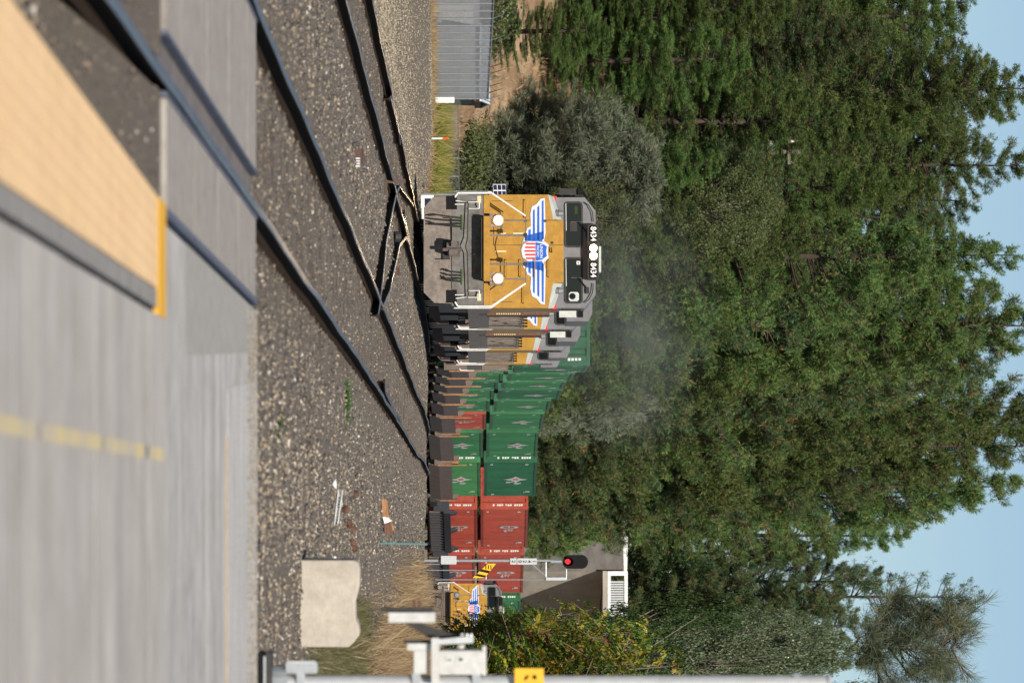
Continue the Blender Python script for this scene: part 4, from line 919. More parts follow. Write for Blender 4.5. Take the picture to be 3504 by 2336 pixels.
for (x, y, dd, r, lb) in ((1143, 1655, 77.5, .065, 'white stone lying at the left end of the grey strip'), (1138, 1906, 79, .04, 'small white stone just left of the concrete block'), (905, 268, 47.5, .03, None), (1245, 1545, 96, .04, None)):
    if lb is None: continue
    p = W(x, y, dd); o = stones('pale_stone', np.array([[0, 0, 0]], float), np.array([r * 2.0]), M['white'], None); o.location = (p.x, dd, float(Zg(p.x, dd)) + r * .4); tag(o, lb, 'stone')

cone = MB(); prof = [(.0, .008), (.012, .026), (.03, .034), (.05, .030), (.068, .018), (.078, .004)]
for (h0, r0), (h1, r1) in zip(prof, prof[1:]): cone.cyl((0, 0, h0), (0, 0, h1), r0 * 1.15, r1 * .85, M['rust'], 7)
c0 = cone.obj('pine_cone')
for k, (x, y) in enumerate(((1232, 1742), (1240, 1775), (1236, 1800), (1244, 1822), (1238, 1846), (1246, 1868), (1252, 1700))):
    o = c0 if k == 0 else c0.copy()
    if k: COL.objects.link(o)
    dd = 84 + k * .9; p = W(x, y, dd); o.location = (p.x, dd, float(Zg(p.x, dd)) + .03); o.rotation_euler = (1.3, .2 * k, k * 1.7); o.scale = (1.5, 1.5, 1.5)
    tag(o, 'brown pine cone lying in the shallow ditch left of the concrete block', 'pine cone', 'pine cones in the ditch')

# ------------------------------------------------------------------ left side: fence, shed, marker, cabinet, panel
def fence(name, label, P0, P1, h, n_posts, arms, mesh_w, arm_dir):
    """chain link between two ground points: posts, rails, outrigger arms, barbed wires and a real wire mesh"""
    P0 = Vector(P0); P1 = Vector(P1); t = thing(name, label, 'fence', P0)
    ax = P1 - P0; Lf = math.hypot(ax.x, ax.y)
    at = lambda f: ax * f
    for k in range(n_posts):
        q = at(k / (n_posts - 1)); mb = MB(); mb.cyl(q + Vector((0, 0, -.1)), q + Vector((0, 0, h)), .03, .03, M['galv'], 8); po = mb.obj('post', t)
        if arms:
            mb = MB(); tip = q + Vector((arm_dir[0], arm_dir[1], .30)); mb.cyl(q + Vector((0, 0, h)), (tip.x, tip.y, h + .28), .02, .012, M['rust'] if k % 3 else M['galv'], 6); mb.obj('arm', po)
    mb = MB(); mb.cyl(Vector((0, 0, h - .02)), ax + Vector((0, 0, h - .02)), .02, .02, M['galv'], 6); mb.obj('top_rail', t)
    if arms:
        for f in (.35, .65, .95):
            o_ = Vector((arm_dir[0] * f, arm_dir[1] * f, h + .28 * f)); mb = MB(); mb.cyl(o_, ax + o_, .004, .004, M['steel'], 4); mb.obj('barbed_wire', t)
    V = []; T = []
    step = .075; up = 0
    ex, ey = ax.x / Lf, ax.y / Lf
    for sgn in (1, -1):
        for k in np.arange(-h, Lf, step):
            a0, a1 = (k, k + h); z0, z1 = (0, h) if sgn > 0 else (h, 0)
            f0 = max(0, -a0 / h) if a0 < 0 else 0; f1 = min(1, (Lf - a0) / h)
            if f1 <= f0: continue
            p0 = (a0 + f0 * h, z0 + f0 * (z1 - z0)); p1 = (a0 + f1 * h, z0 + f1 * (z1 - z0))
            b0 = len(V); r = mesh_w
            zc0 = ax.z * p0[0] / Lf; zc1 = ax.z * p1[0] / Lf
            nxx, nyy = -ey, ex
            for (pp, zc) in ((p0, zc0), (p1, zc1)):
                V += [(ex * pp[0] + nxx * r, ey * pp[0] + nyy * r, pp[1] + zc), (ex * (pp[0] + r), ey * (pp[0] + r), pp[1] + zc - r), (ex * (pp[0] - r), ey * (pp[0] - r), pp[1] + zc + r)]
            T += [(b0, b0 + 1, b0 + 4, b0 + 3), (b0 + 1, b0 + 2, b0 + 5, b0 + 4), (b0 + 2, b0, b0 + 3, b0 + 5)]
    tag(link('wire_mesh', npmesh('wire_mesh', np.array(V), np.array(T), [M['galv']]), t), kind='stuff')
    return t
P0 = W(1435, -95, 198); P1 = W(1444, 338, 228)
P0.z = float(Zg(P0.x, P0.y)); P1.z = float(Zg(P1.x, P1.y))
fence('chainlink_fence', 'tall chain link fence with rusty barbed wire arms in front of the grey shed', P0, P1, 2.1, 19, True, .006, (-.12, -.30))
Q0 = W(1490, 350, 260); Q1 = W(1490, 665, 268)
Q0.z = -1.25; Q1.z = -1.25
fence('chainlink_fence', 'low chain link fence with pale arms behind the yellow green grass', Q0, Q1, 1.86, 6, True, .0045, (.10, -.2))
sh = thing('storage_shed', 'grey corrugated metal shed with white seamed roof behind the tall fence', 'shed', (W(1440, 235, 246).x, 236, -.6))
X0, X1 = W(0, 110, 240).x - sh.location.x, W(0, 352, 240).x - sh.location.x
mb = MB(); nq = 26
for k in range(nq): a = X0 + (X1 - X0) * k / nq; b_ = X0 + (X1 - X0) * (k + .55) / nq; mb.box(a, b_, -.03, .0, 0, 2.16, M['shed'])
mb.box(X0, X1, .0, 7, 0, 2.15, M['shed']); mb.obj('wall', sh)
mb = MB(); ro = [(-.25, 2.165), (3.4, 2.50), (7.2, 2.165), (7.2, 2.10), (3.4, 2.43), (-.25, 2.10)]; mb.sideprism(ro, X0 - .1, X1 + .1, M['roofwhite']); rf = mb.obj('roof', sh)
for k in range(9):
    xq = X0 + (X1 - X0) * k / 8; mb = MB(); mb.sideprism([(-.24, 2.168), (3.4, 2.503), (3.4, 2.53), (-.24, 2.195)], xq - .012, xq + .012, M['steel']); mb.obj('seam', rf)
mb = MB(); mb.box(X1 + .002, X1 + .1, -.05, 6.9, 1.9, 2.12, M['brownpaint']); mb.obj('fascia', sh)
for (ya, yb, xa, xb, m_) in ((40, 62, 1500, 1632, 'alum'), (70, 84, 1475, 1512, 'red'), (86, 96, 1505, 1600, 'palegrey'), (104, 128, 1508, 1606, 'alum')):
    pass
st = thing('storage_trailer', 'pale grey box trailer standing left of the white roofed shed, behind the fence', 'trailer', (W(0, 40, 236).x, 238, -.5))
a = W(0, -120, 238).x - st.location.x; b_ = W(0, 100, 238).x - st.location.x
mb = MB(); mb.box(a, b_, 0, 6, .3, 2.0, M['shed']); mb.obj('body', st)
for k in range(12): xq = a + (b_ - a) * k / 11; mb = MB(); mb.box(xq - .03, xq + .03, -.03, .0, .3, 2.0, M['alum']); mb.obj('rib', st)
mb = MB(); mb.box(b_ - .9, b_ - .15, -.04, -.031, .45, 1.75, M['white']); mb.obj('door', st)
p = W(1490, 346, 228.5); mb = MB(); mb.box(0, .20, -.01, .01, 0, .70, M['white']); o = mb.obj('notice_board', at=(p.x - .1, 227.6, p.z)); tag(o, 'blank white board fixed to the end post of the tall fence', 'sign')
p = W(1447, 474, 222); mk = thing('marker_post', 'slim white marker post with orange top in the yellow green grass', 'marker post', (p.x, 222, float(Zg(p.x, 222)) - .05)); hgt = (1536 - 1447) / (F / 222) + (p.z - mk.location.z)
mb = MB(); mb.cyl((0, 0, 0), (0, 0, hgt * .66), .035, .035, M['white'], 10); mb.obj('post', mk)
mb = MB(); mb.cyl((0, 0, hgt * .66), (0, 0, hgt), .04, .04, M['orange'], 10); mb.obj('cap', mk)
a, b_ = W(1420, 668, 200), W(1488, 760, 200); ca = thing('relay_cabinet', 'white trackside cabinet with dark door, half behind the leading locomotive', 'cabinet', (a.x, 200, float(Zg(a.x, 200)) - .1)); w_ = b_.x - a.x; h_ = b_.z - ca.location.z
mb = MB(); mb.box(0, w_, 0, .6, 0, h_, M['white']); mb.obj('case', ca); mb = MB(); mb.box(w_ * .12, w_ * .82, -.02, .0, h_ * .42, h_ * .78, M['solar']); mb.obj('door', ca); mb = MB(); mb.box(-.03, w_ + .03, -.05, .63, h_, h_ + .03, M['steel']); mb.obj('lid', ca)
a, b_ = W(1685, 640, 205), W(1730, 662, 205); so = thing('solar_panel', 'small tilted solar panel on a post left of the leading locomotive', 'solar panel', (a.x + .25, 205, float(Zg(a.x, 205)))); h_ = b_.z - so.location.z
mb = MB(); mb.cyl((0, 0, 0), (0, .02, h_ - .15), .04, .04, M['galv'], 8); mb.obj('post', so)
c = lambda fx, fz: (-.34 + .62 * fx, -.12 + .2 * fz, h_ - .42 + .42 * fz + .04 * fx)
mb = MB(); mb.add([c(0, 0), c(1, 0), c(1, 1), c(0, 1)], [(0, 1, 2, 3)], M['alum']); fr = mb.obj('frame', so)
for i in range(3):
    for j in range(3):
        mb = MB(); e = lambda f: tuple(np.array(c(*f)) + (0, -.01, .004)); mb.add([e(((i + .08) / 3, (j + .08) / 3)), e(((i + .92) / 3, (j + .08) / 3)), e(((i + .92) / 3, (j + .92) / 3)), e(((i + .08) / 3, (j + .92) / 3))], [(0, 1, 2, 3)], M['solar']); mb.obj('cell', fr)

# ------------------------------------------------------------------ overpass at the right
BD = 440.0
pc = W(1797, 1952, BD); br = thing('overpass_bridge', 'grey concrete road overpass with white railing above the far end of the train', 'bridge', (pc.x, BD, -4))
zt = lambda x: W(x, 0, BD).z + 4
mb = MB()           # wing wall running left and towards us
mb.add([(0, 0, 0), (-6.5, -5.0, 0), (-6.5, -5.0, zt(2120)), (0, 0, zt(2135)), (0, 1.2, 0), (-6.5, -3.8, 0), (-6.5, -3.8, zt(2120)), (0, 1.2, zt(2135))], [(0, 1, 2, 3), (4, 7, 6, 5), (3, 2, 6, 7), (1, 5, 6, 2)], M['wall_dark']); mb.obj('wing_wall', br)
mb = MB(); xx = -2.7; mb.box(0, .12, 0, 12, 0, .1, M['wall_pale'])
ab = 26.0; ang = .155
mb.add([(0.01, 0, 0), (ab * math.sin(ang + .12), ab * math.cos(ang + .12), 0), (ab * math.sin(ang + .12), ab * math.cos(ang + .12), zt(2062)), (0.01, 0, zt(2062))], [(0, 1, 2, 3)], M['wall_pale']); mb.obj('abutment', br)
mb = MB(); mb.box(0.05, 40, -.4, 26, zt(2068), zt(2090), M['wall_pale']); mb.obj('deck_slab', br)
mb = MB(); mb.box(-.02, 40, -.75, -.42, zt(2062), zt(2078), M['wall_pale']); mb.obj('girder', br)
mb = MB(); mb.add([(0, -.02, zt(2135)), (-6.5, -5.02, zt(2120)), (-6.5, -5.02, zt(2148)), (0, -.02, zt(2146)), (0, .3, zt(2135)), (-6.5, -4.7, zt(2120)), (-6.5, -4.7, zt(2148)), (0, .3, zt(2146))], [(0, 1, 2, 3), (4, 7, 6, 5), (3, 2, 6, 7), (0, 3, 7, 4)], M['white']); mb.box(0, 40, -.72, -.5, zt(2136), zt(2147), M['white']); mb.obj('handrail', br)
mb = MB(); mb.box(0.0, 40, -.7, -.52, zt(2079), zt(2088), M['white']); mb.obj('bottom_rail', br)
mb = MB(); mb.box(.0, .3, -.74, -.46, zt(2079), zt(2136), M['white']); mb.obj('end_post', br)
for k in range(46):
    mb = MB() if k == 0 else None
    if k == 0: mb.box(0, .11, -.64, -.58, zt(2088), zt(2136), M['alum']); b0 = mb.obj('baluster', br); b0.location = (.7, 0, 0)
    else: o = b0.copy(); COL.objects.link(o); o.location = (.7 + k * .17, 0, 0)
mb = MB(); mb.box(3.9, 4.1, -.7, -.52, zt(2088), zt(2136), M['white']); mb.obj('post', br)

# ------------------------------------------------------------------ vegetation
def kites(base, tip, wid, side):
    """leaf blades as kites: base/tip (n,3), side (n,3) unit vectors"""
    mid = base * .55 + tip * .45
    return np.stack([base, mid + side * wid[:, None], tip, mid - side * wid[:, None]], 1)
def unit(v): return v / np.maximum(np.linalg.norm(v, axis=-1, keepdims=True), 1e-9)
def tufts(centers, dirs, L, nb, wid, spread=1.0):
    """needle bunches: every bunch is one island of kites sharing its centre vertex"""
    n_ = len(centers)
    rd = unit(rng.normal(0, 1, (n_, nb, 3)) * spread + dirs[:, None, :] * .75)
    ln = L[:, None] * rng.uniform(.7, 1.15, (n_, nb))
    tip = centers[:, None] + rd * ln[..., None]
    sd = unit(np.cross(rd, rng.normal(0, 1, (n_, nb, 3))))
    mid = centers[:, None] + rd * (ln * .55)[..., None]
    w = wid * rng.uniform(.7, 1.3, (n_, nb))
    V = np.concatenate([centers[:, None, None, :].repeat(1, 1), np.zeros((n_, 0, 1, 3))], 1) if False else None
    verts = np.empty((n_, 1 + 3 * nb, 3)); verts[:, 0] = centers
    verts[:, 1::3] = mid + sd * w[..., None]; verts[:, 2::3] = tip; verts[:, 3::3] = mid - sd * w[..., None]
    k = np.arange(nb) * 3
    q = np.stack([np.zeros(nb, int), 1 + k, 2 + k, 3 + k], 1)
    T = (q[None] + (np.arange(n_) * (1 + 3 * nb))[:, None, None]).reshape(-1, 4)
    return verts.reshape(-1, 3), T
def limb_tris(segs):
    """thin 3-sided twigs: segs (n,2,3), radii (n,2)"""
    P, R = segs
    ax = unit(P[:, 1] - P[:, 0]); a = unit(np.cross(ax, np.array([.3, .5, .81]))); b_ = np.cross(ax, a)
    vs = []
    for e in (0, 1):
        for k in range(3):
            an = 2 * math.pi * k / 3; vs.append(P[:, e] + (a * math.cos(an) + b_ * math.sin(an)) * R[:, e:e + 1])
    V = np.stack(vs, 1)
    q = np.array([(0, 1, 4, 3), (1, 2, 5, 4), (2, 0, 3, 5)])
    return V.reshape(-1, 3), (q[None] + (np.arange(len(P)) * 6)[:, None, None]).reshape(-1, 4)
def conifer(H, R, nbr, per, L, nb, wid, low=.10, power=.75, lean=0.0, up=.25, sparse=0.0):
    t = np.sort(rng.uniform(0, 1, nbr) ** .9); t = np.round(t * 20) / 20 * .45 + t * .55
    z = (low + (1 - low) * t) * H
    az = rng.uniform(0, 2 * math.pi, nbr)
    r = R * np.clip((1 - t) * 1.9 + .06, 0, 1) ** power * rng.uniform(.5, 1.12, nbr)
    r *= 1 + .18 * np.sin(az * 2 + t * 9)
    cs, sn = np.cos(az), np.sin(az)
    slope = np.where(t > .6, up + .5 * (t - .6), up - .55 * (.6 - t)) + rng.normal(0, .12, nbr)
    cen = []; dr = []; P = []; Q = []
    for i in range(nbr):
        n_ = max(2, int(per * r[i] / R + 1))
        f = rng.uniform(.35, 1.0, n_) ** .7
        f[0] = 1.0
        lat = rng.normal(0, .20, n_) * r[i] * (1.05 - .5 * f) + rng.normal(0, .08, n_)
        px = cs[i] * r[i] * f - sn[i] * lat; py = sn[i] * r[i] * f + cs[i] * lat
        pz = z[i] + r[i] * f * slope[i] + r[i] * .16 * f ** 2 - abs(lat) * .15 + rng.normal(0, .12, n_)
        c = np.stack([px, py, pz], 1); cen.append(c)
        dr.append(np.stack([cs[i] * np.ones(n_), sn[i] * np.ones(n_), .45 * np.ones(n_)], 1))
        root = np.array([0, 0, z[i]]); e1 = np.array([cs[i] * r[i] * .55, sn[i] * r[i] * .55, z[i] + r[i] * .55 * slope[i]]); e2 = c[0]
        P += [(root, e1), (e1, e2)]; rr = .009 * r[i] + .008; Q += [(rr * 1.5, rr), (rr, .008)]
        for j in range(1, n_, 2): P.append((root + (e1 - root) * f[j] * 1.2, c[j])); Q.append((.009, .005))
    cen.append(np.array([[0, 0, H + .1], [.05, .02, H - .3], [-.1, .05, H - .6]])); dr.append(np.array([[0, 0, 1.]] * 3))
    cen = np.concatenate(cen); dr = np.concatenate(dr)
    if sparse: k = rng.random(len(cen)) > sparse; cen, dr = cen[k], dr[k]
    V, T = tufts(cen, dr, L * rng.uniform(.75, 1.25, len(cen)), nb, wid)
    P = np.array(P); Q = np.array(Q); V2, T2 = limb_tris((P, Q))
    return V, T, V2, T2
def trunk_mb(H, r0, m, n=9, bend=.0):
    mb = MB(); k = 10; pr = Vector((0, 0, -.6)); rad = lambda f: r0 * (1 - f) ** .8 + .02
    ph = random.uniform(0, 6)
    for i in range(k):
        f0, f1 = i / k, (i + 1) / k
        q = Vector((bend * math.sin(ph + f1 * 3) , bend * math.cos(ph + f1 * 2.4) , H * .98 * f1)) - Vector((bend * math.sin(ph), bend * math.cos(ph), 0)) * (1 - f1)
        mb.cyl(pr, q, rad(f0), rad(f1), m, n, cap=(i == 0)); pr = q
    return mb
def make_pine(name, H, R, leaf, nbr=230, per=13, L=.28, nb=14, wid=.0145, low=.1, power=.75, up=.2, sparse=0.0, trunk_r=.26, old=.34):
    t = thing(name, None, None)
    V, T, V2, T2 = conifer(H, R, nbr, per, L, nb, wid, low, power, 0, up, sparse)
    nt_ = len(T) // nb; mi = np.zeros((nt_, nb), int)
    if old: mi[:, :max(1, nb // 4)] = (rng.random(nt_) < old)[:, None]
    link('crown', npmesh('crown', V, T, [leaf, M['old']], mi.ravel()), t)
    link('branches', npmesh('branches', V2, T2, [M['limb']]), t)
    trunk_mb(H, trunk_r, M['bark'], bend=.12).obj('trunk', t)
    return t
pines = [
    make_pine('ponderosa_pine', 24, 3.6, M['pine'], 270, 42), make_pine('ponderosa_pine', 24, 3.2, M['pine_c'], 260, 42, power=.65), make_pine('ponderosa_pine', 24, 3.9, M['pine_b'], 275, 42, old=.6),
    make_pine('ponderosa_pine', 24, 3.4, M['pine'], 280, 42, L=.23, power=.9, up=.3), make_pine('ponderosa_pine', 24, 2.9, M['pine_c'], 255, 42, power=.55, low=.06)]
first = [True] * len(pines)
def place(protos, used_, k, X, d, z, sc, rz, label, cat, group):
    o = protos[k] if used_[k] else copy_tree(protos[k]); used_[k] = False
    o.location = (X, d, z); o.scale = (sc[0], sc[0], sc[1]); o.rotation_euler = (0, 0, rz)
    return tag(o, label, cat, group)
# pines of the hillside: (row depth, photo row of the trunk, photo column of the tip, proto, width factor, label)
G = 'pines of the wooded hillside'
inner = 'tall ponderosa pine of the dense stand, its crown merging with its neighbours'
stand = [
    (306, 60, 3290, 0, .98, 'pine at the skyline edge above the chain link fence, nearest the picture edge'), (300, 300, 3560, 3, 1.05, 'tall pine above the dirt bank, its tip spreading against the sky'),
    (318, 500, 3370, 1, 1.0, 'pine behind the white pole transformer, tip just above the skyline notch'), (312, 560, 3530, 0, .85, 'slim pointed pine between two sky notches left of the locomotive headlights'),
    (322, 690, 3330, 2, 1.0, 'browning pine with low tip in the broad sky notch above the locomotive'), (312, 880, 3530, 3, .95, 'tall pine rising above the lit number boards of the locomotive'),
    (326, 1000, 3400, 1, .9, 'pine in the sky notch right of the one above the number boards'), (312, 1110, 3620, 4, 1.15, 'massive green pine rising behind the exhaust smoke'),
    (330, 1270, 3380, 2, 1.0, 'pine with small sky gaps right of the smoke'), (330, 1390, 3570, 0, 1.05, 'tall pine above the green container sides with see-through upper crown'),
    (338, 1530, 3600, 4, 1.15, 'broad tall pine above the far green containers'), (346, 1655, 3470, 1, 1.1, 'pine whose pointed tip ends the dense skyline at the right'),
    (348, 1700, 3330, 4, .85, 'shorter pine at the right flank of the dense stand'), (488, 1830, 3100, 1, .9, 'low outer pine of the stand above the overpass railing'),
    (290, 30, 2700, 4, .9, inner), (286, 210, 2560, 1, .85, inner), (292, 420, 2900, 0, .95, inner), (288, 640, 2700, 2, .95, inner), (292, 800, 2850, 3, .95, inner),
    (296, 760, 2450, 4, .85, inner), (300, 950, 2750, 0, 1.0, inner), (304, 1040, 2600, 1, .9, inner), (312, 1180, 2850, 3, 1.0, inner), (318, 1260, 2650, 4, 1.0, inner),
    (322, 1330, 2950, 1, 1.05, inner), (330, 1400, 2480, 2, 1.0, inner), (334, 1480, 2700, 2, 1.05, inner), (340, 1560, 2900, 3, 1.0, inner), (344, 1620, 2500, 2, 1.05, inner), (352, 1700, 2750, 0, 1.0, inner),
    (490, 1770, 2420, 2, .95, inner), (366, 1340, 2300, 2, 1.1, inner), (368, 1500, 2250, 2, 1.1, inner), (372, 1640, 2180, 2, 1.1, inner),
    (296, 130, 3000, 2, .95, inner), (300, 420, 3150, 4, .9, inner), (304, 640, 3100, 1, .9, inner), (306, 1010, 3100, 2, .95, inner), (330, 1180, 3200, 1, 1.0, inner), (342, 1440, 3150, 4, 1.0, inner), (350, 1590, 3150, 2, 1.0, inner),
    (298, 1130, 2330, 4, .95, inner), (305, 1230, 2280, 3, .9, inner), (296, 1000, 2380, 1, .9, inner), (288, 60, 2330, 0, .7, inner), (276, 110, 2080, 1, .62, 'short bushy pine close behind the fenced shed'),
    (284, 560, 2450, 4, .75, inner), (281, 700, 2340, 0, .8, inner), (279, 840, 2280, 4, .75, inner), (280, 770, 2230, 1, .7, inner), (485, 1850, 2330, 1, .9, inner)]
back = 'tall pine in the rear row of the dense stand, seen between nearer crowns'
stand += [(345, 0, 3330, 0, 1.1, back), (352, 130, 3290, 2, 1.1, back), (348, 240, 3400, 1, 1.1, back), (345, 350, 3450, 4, 1.15, back), (352, 450, 3300, 0, 1.1, back), (350, 610, 3240, 3, 1.1, back), (348, 740, 3250, 2, 1.1, back), (350, 830, 3290, 1, 1.1, back), (352, 950, 3240, 4, 1.15, back), (350, 1060, 3390, 0, 1.15, back), (355, 1170, 3470, 2, 1.15, back), (362, 1230, 3300, 1, 1.15, back), (366, 1330, 3420, 3, 1.1, back), (378, 1450, 3520, 1, 1.1, back), (386, 1540, 3380, 2, 1.1, back), (396, 1690, 3250, 0, 1.1, back)]
def clear_of_track(y, d, m):
    while d < 470 and Bx(d) - (y - YC) * d / F < m: d += 2
    return d
marks = [(150, 'the fenced grey shed'), (260, 'the dirt bank'), (400, 'the bare wooden pole'), (500, 'the round grey pine'), (600, 'the white transformer'), (700, 'the left cab window'), (790, 'the left ditch light'), (870, 'the left number board'), (940, 'the right number board'), (1020, 'the right cab window'), (1090, 'the second locomotive'), (1160, 'the third locomotive'),
         (1215, 'the last locomotive'), (1290, 'the first container stack'), (1350, 'the third container stack'), (1420, 'the fifth container stack'), (1500, 'the red lower container'), (1580, 'the last green stack'), (1640, 'the gap before the red stacks'), (1720, 'the nearer red stack'), (2400, 'the overpass wing wall')]
tint = {0: 'deep green', 1: 'bright green', 2: 'browning', 3: 'bushy dark green', 4: 'slim bright green'}
seen_lb = set()
def pine_label(y, xt, k):
    lm = next(n_ for q, n_ in marks if y < q); tier = 'low' if xt < 2440 else 'half height' if xt < 2800 else 'tall' if xt < 3150 else 'very tall'
    for extra in ('', ', more to the left', ', more to the right'):
        lb = f'{tint[k]} {tier} pine in the stand, straight above {lm}{extra}'
        if lb not in seen_lb: break
    seen_lb.add(lb); return lb
for (d, y, xt, k, wf, lb) in stand:
    if lb in (inner, back): lb = pine_label(y, xt, k)
    d = clear_of_track(y, d, 5.2 if xt < 2700 else 6.5) if d > 290 else d
    X = (y - YC) * d / F; zb = float(Zg(X, d)) - .3; H = EYE + (xt - XH) * d / F - zb
    place(pines, first, k, X, d, zb, (wf * (.82 + .18 * H / 24), H / 24.0), rng.uniform(0, 6.28), lb, 'pine tree', G)
# lone sparse pine and its companions on the right
lone = make_pine('ponderosa_pine', 30, 3.4, M['pine_b'], 190, 26, L=.30, old=.5, low=.22, power=.6, sparse=.3, trunk_r=.32)
d = 480; X = (2036 - YC) * d / F; zb = -3; H = EYE + (3358 - XH) * d / F - zb; lone.location = (X, d, zb); lone.scale = (1.0, 1.0, H / 30); tag(lone, 'lone sparse pine with bare trunk standing against the sky at the right', 'pine tree', G)
for (y, xt, d, k, wf, lb) in ((2140, 2960, 472, 2, .95, 'lower browning pine beside the lone sparse one'), (2250, 2990, 465, 0, 1.0, 'pine with pointed tip behind the gate mast'), (1985, 3040, 485, 2, .8, 'low pine left of the lone sparse trunk'), (1890, 2860, 485, 1, .75, 'thin pine in the gap between the stand and the lone pine'), (2200, 2880, 470, 2, 1.0, 'browning pine behind the silvery oak crown'), (2075, 2900, 476, 2, .9, 'browning pine below the lone sparse crown')):
    X = (y - YC) * d / F; zb = float(Zg(X, min(d, 600))) - 1; H = EYE + (xt - XH) * d / F - zb
    place(pines, first, k, X, d, zb, (wf, H / 24), rng.uniform(0, 6.28), lb, 'pine tree', G)
# soft grey foothill pines
grey = [make_pine('grey_pine', 10, 3.0, M['greyp'], 330, 20, L=.42, nb=20, wid=.012, low=.03, power=.5, up=.45, trunk_r=.16, old=.04), make_pine('grey_pine', 10, 3.3, M['greyp'], 320, 20, L=.42, nb=20, wid=.012, low=.02, power=.45, up=.55, trunk_r=.16, old=.04)]
gf = [True, True]
for (d, y, xt, k, wf, lb) in ((279, 600, 2215, 0, 1.12, 'soft grey green pine with round crown just left of the locomotive cab'), (282, 470, 2010, 1, .66, 'smaller grey green pine on the dirt bank left of the round one'), (300, 370, 2260, 1, .55, 'faint grey green pine up the dirt bank above the shed'), (283, 540, 1960, 0, .7, 'low grey pine on the shaded bank behind the low fence'), (352, 1325, 2230, 1, .8, 'pale grey tree behind the green containers right of the smoke')):
    X = (y - YC) * d / F; zb = float(Zg(X, d)) - .3; H = EYE + (xt - XH) * d / F - zb
    place(grey, gf, k, X, d, zb, (wf, H / 10), rng.uniform(0, 6.28), lb, 'pine tree', 'grey foothill pines')
near = make_pine('grey_pine', 16, 2.0, M['greyd'], 75, 10, L=.62, nb=34, wid=.007, low=.80, power=.3, up=.35, sparse=.1, trunk_r=.06, old=.3)
d = 215; X = (2215 - YC) * d / F; zb = 0; H = EYE + (3275 - XH) * d / F; near.location = (X, d, zb); near.scale = (.9, .9, H / 16); tag(near, 'wispy grey pine with long needles rising against the sky near the gate mast', 'pine tree', 'grey foothill pines')

def leafy(name, rad, n_clump, per, leaf, size, m, trunk_h, hollow=.55, twigs=60):
    """broadleaf crown: leaves in clumps spread unevenly through an uneven ellipsoid"""
    t = thing(name, None, None); rad = np.array(rad, float)
    c = unit(rng.normal(0, 1, (n_clump, 3))); f = rng.uniform(hollow, 1, n_clump) ** .6
    lob = 1 + .16 * np.sin(c[:, 0] * 5 + 1) * np.cos(c[:, 2] * 4) + rng.normal(0, .11, n_clump)
    cc = c * (f * lob)[:, None] * rad; cc[:, 2] += rad[2] + trunk_h
    base = (cc[:, None] + rng.normal(0, 1, (n_clump, per, 3)) * (size * (2.1 if per > 100 else 2.6)) * rng.uniform(.7, 1.3, (n_clump, 1, 1))).reshape(-1, 3)
    dr = unit(rng.normal(0, 1, base.shape) + np.array([0, -.2, .3])); sd = unit(np.cross(dr, rng.normal(0, 1, base.shape)))
    ln = size * rng.uniform(.7, 1.4, len(base))
    V = kites(base, base + dr * ln[:, None], ln * .33, sd).reshape(-1, 3); T = np.arange(len(V)).reshape(-1, 4)
    link('crown', npmesh('crown', V, T, [leaf]), t)
    pick = rng.choice(n_clump, min(twigs, n_clump), replace=False)
    r0 = np.array([0, 0, trunk_h + rad[2] * .3]); P = np.stack([np.repeat(r0[None], len(pick), 0) + rng.normal(0, .1, (len(pick), 3)), cc[pick]], 1); Q = np.tile([[.05, .012]], (len(pick), 1))
    V2, T2 = limb_tris((P, Q)); link('branches', npmesh('branches', V2, T2, [m]), t)
    mb = MB(); mb.cyl((0, 0, -.5), (0, 0, trunk_h + rad[2] * .5), .16, .09, M['bark'], 8); mb.obj('trunk', t)
    return t
oaks = [leafy('oak_tree', (3.0, 3.0, 3.2), 190, 150, M['oak'], .115, M['twig'], .8), leafy('oak_tree', (2.4, 2.4, 2.6), 130, 150, M['oakd'], .105, M['twig'], .6), leafy('oak_tree', (2.4, 2.4, 3.0), 120, 160, M['oakg'], .105, M['twig'], .6)]
of = [True] * 3
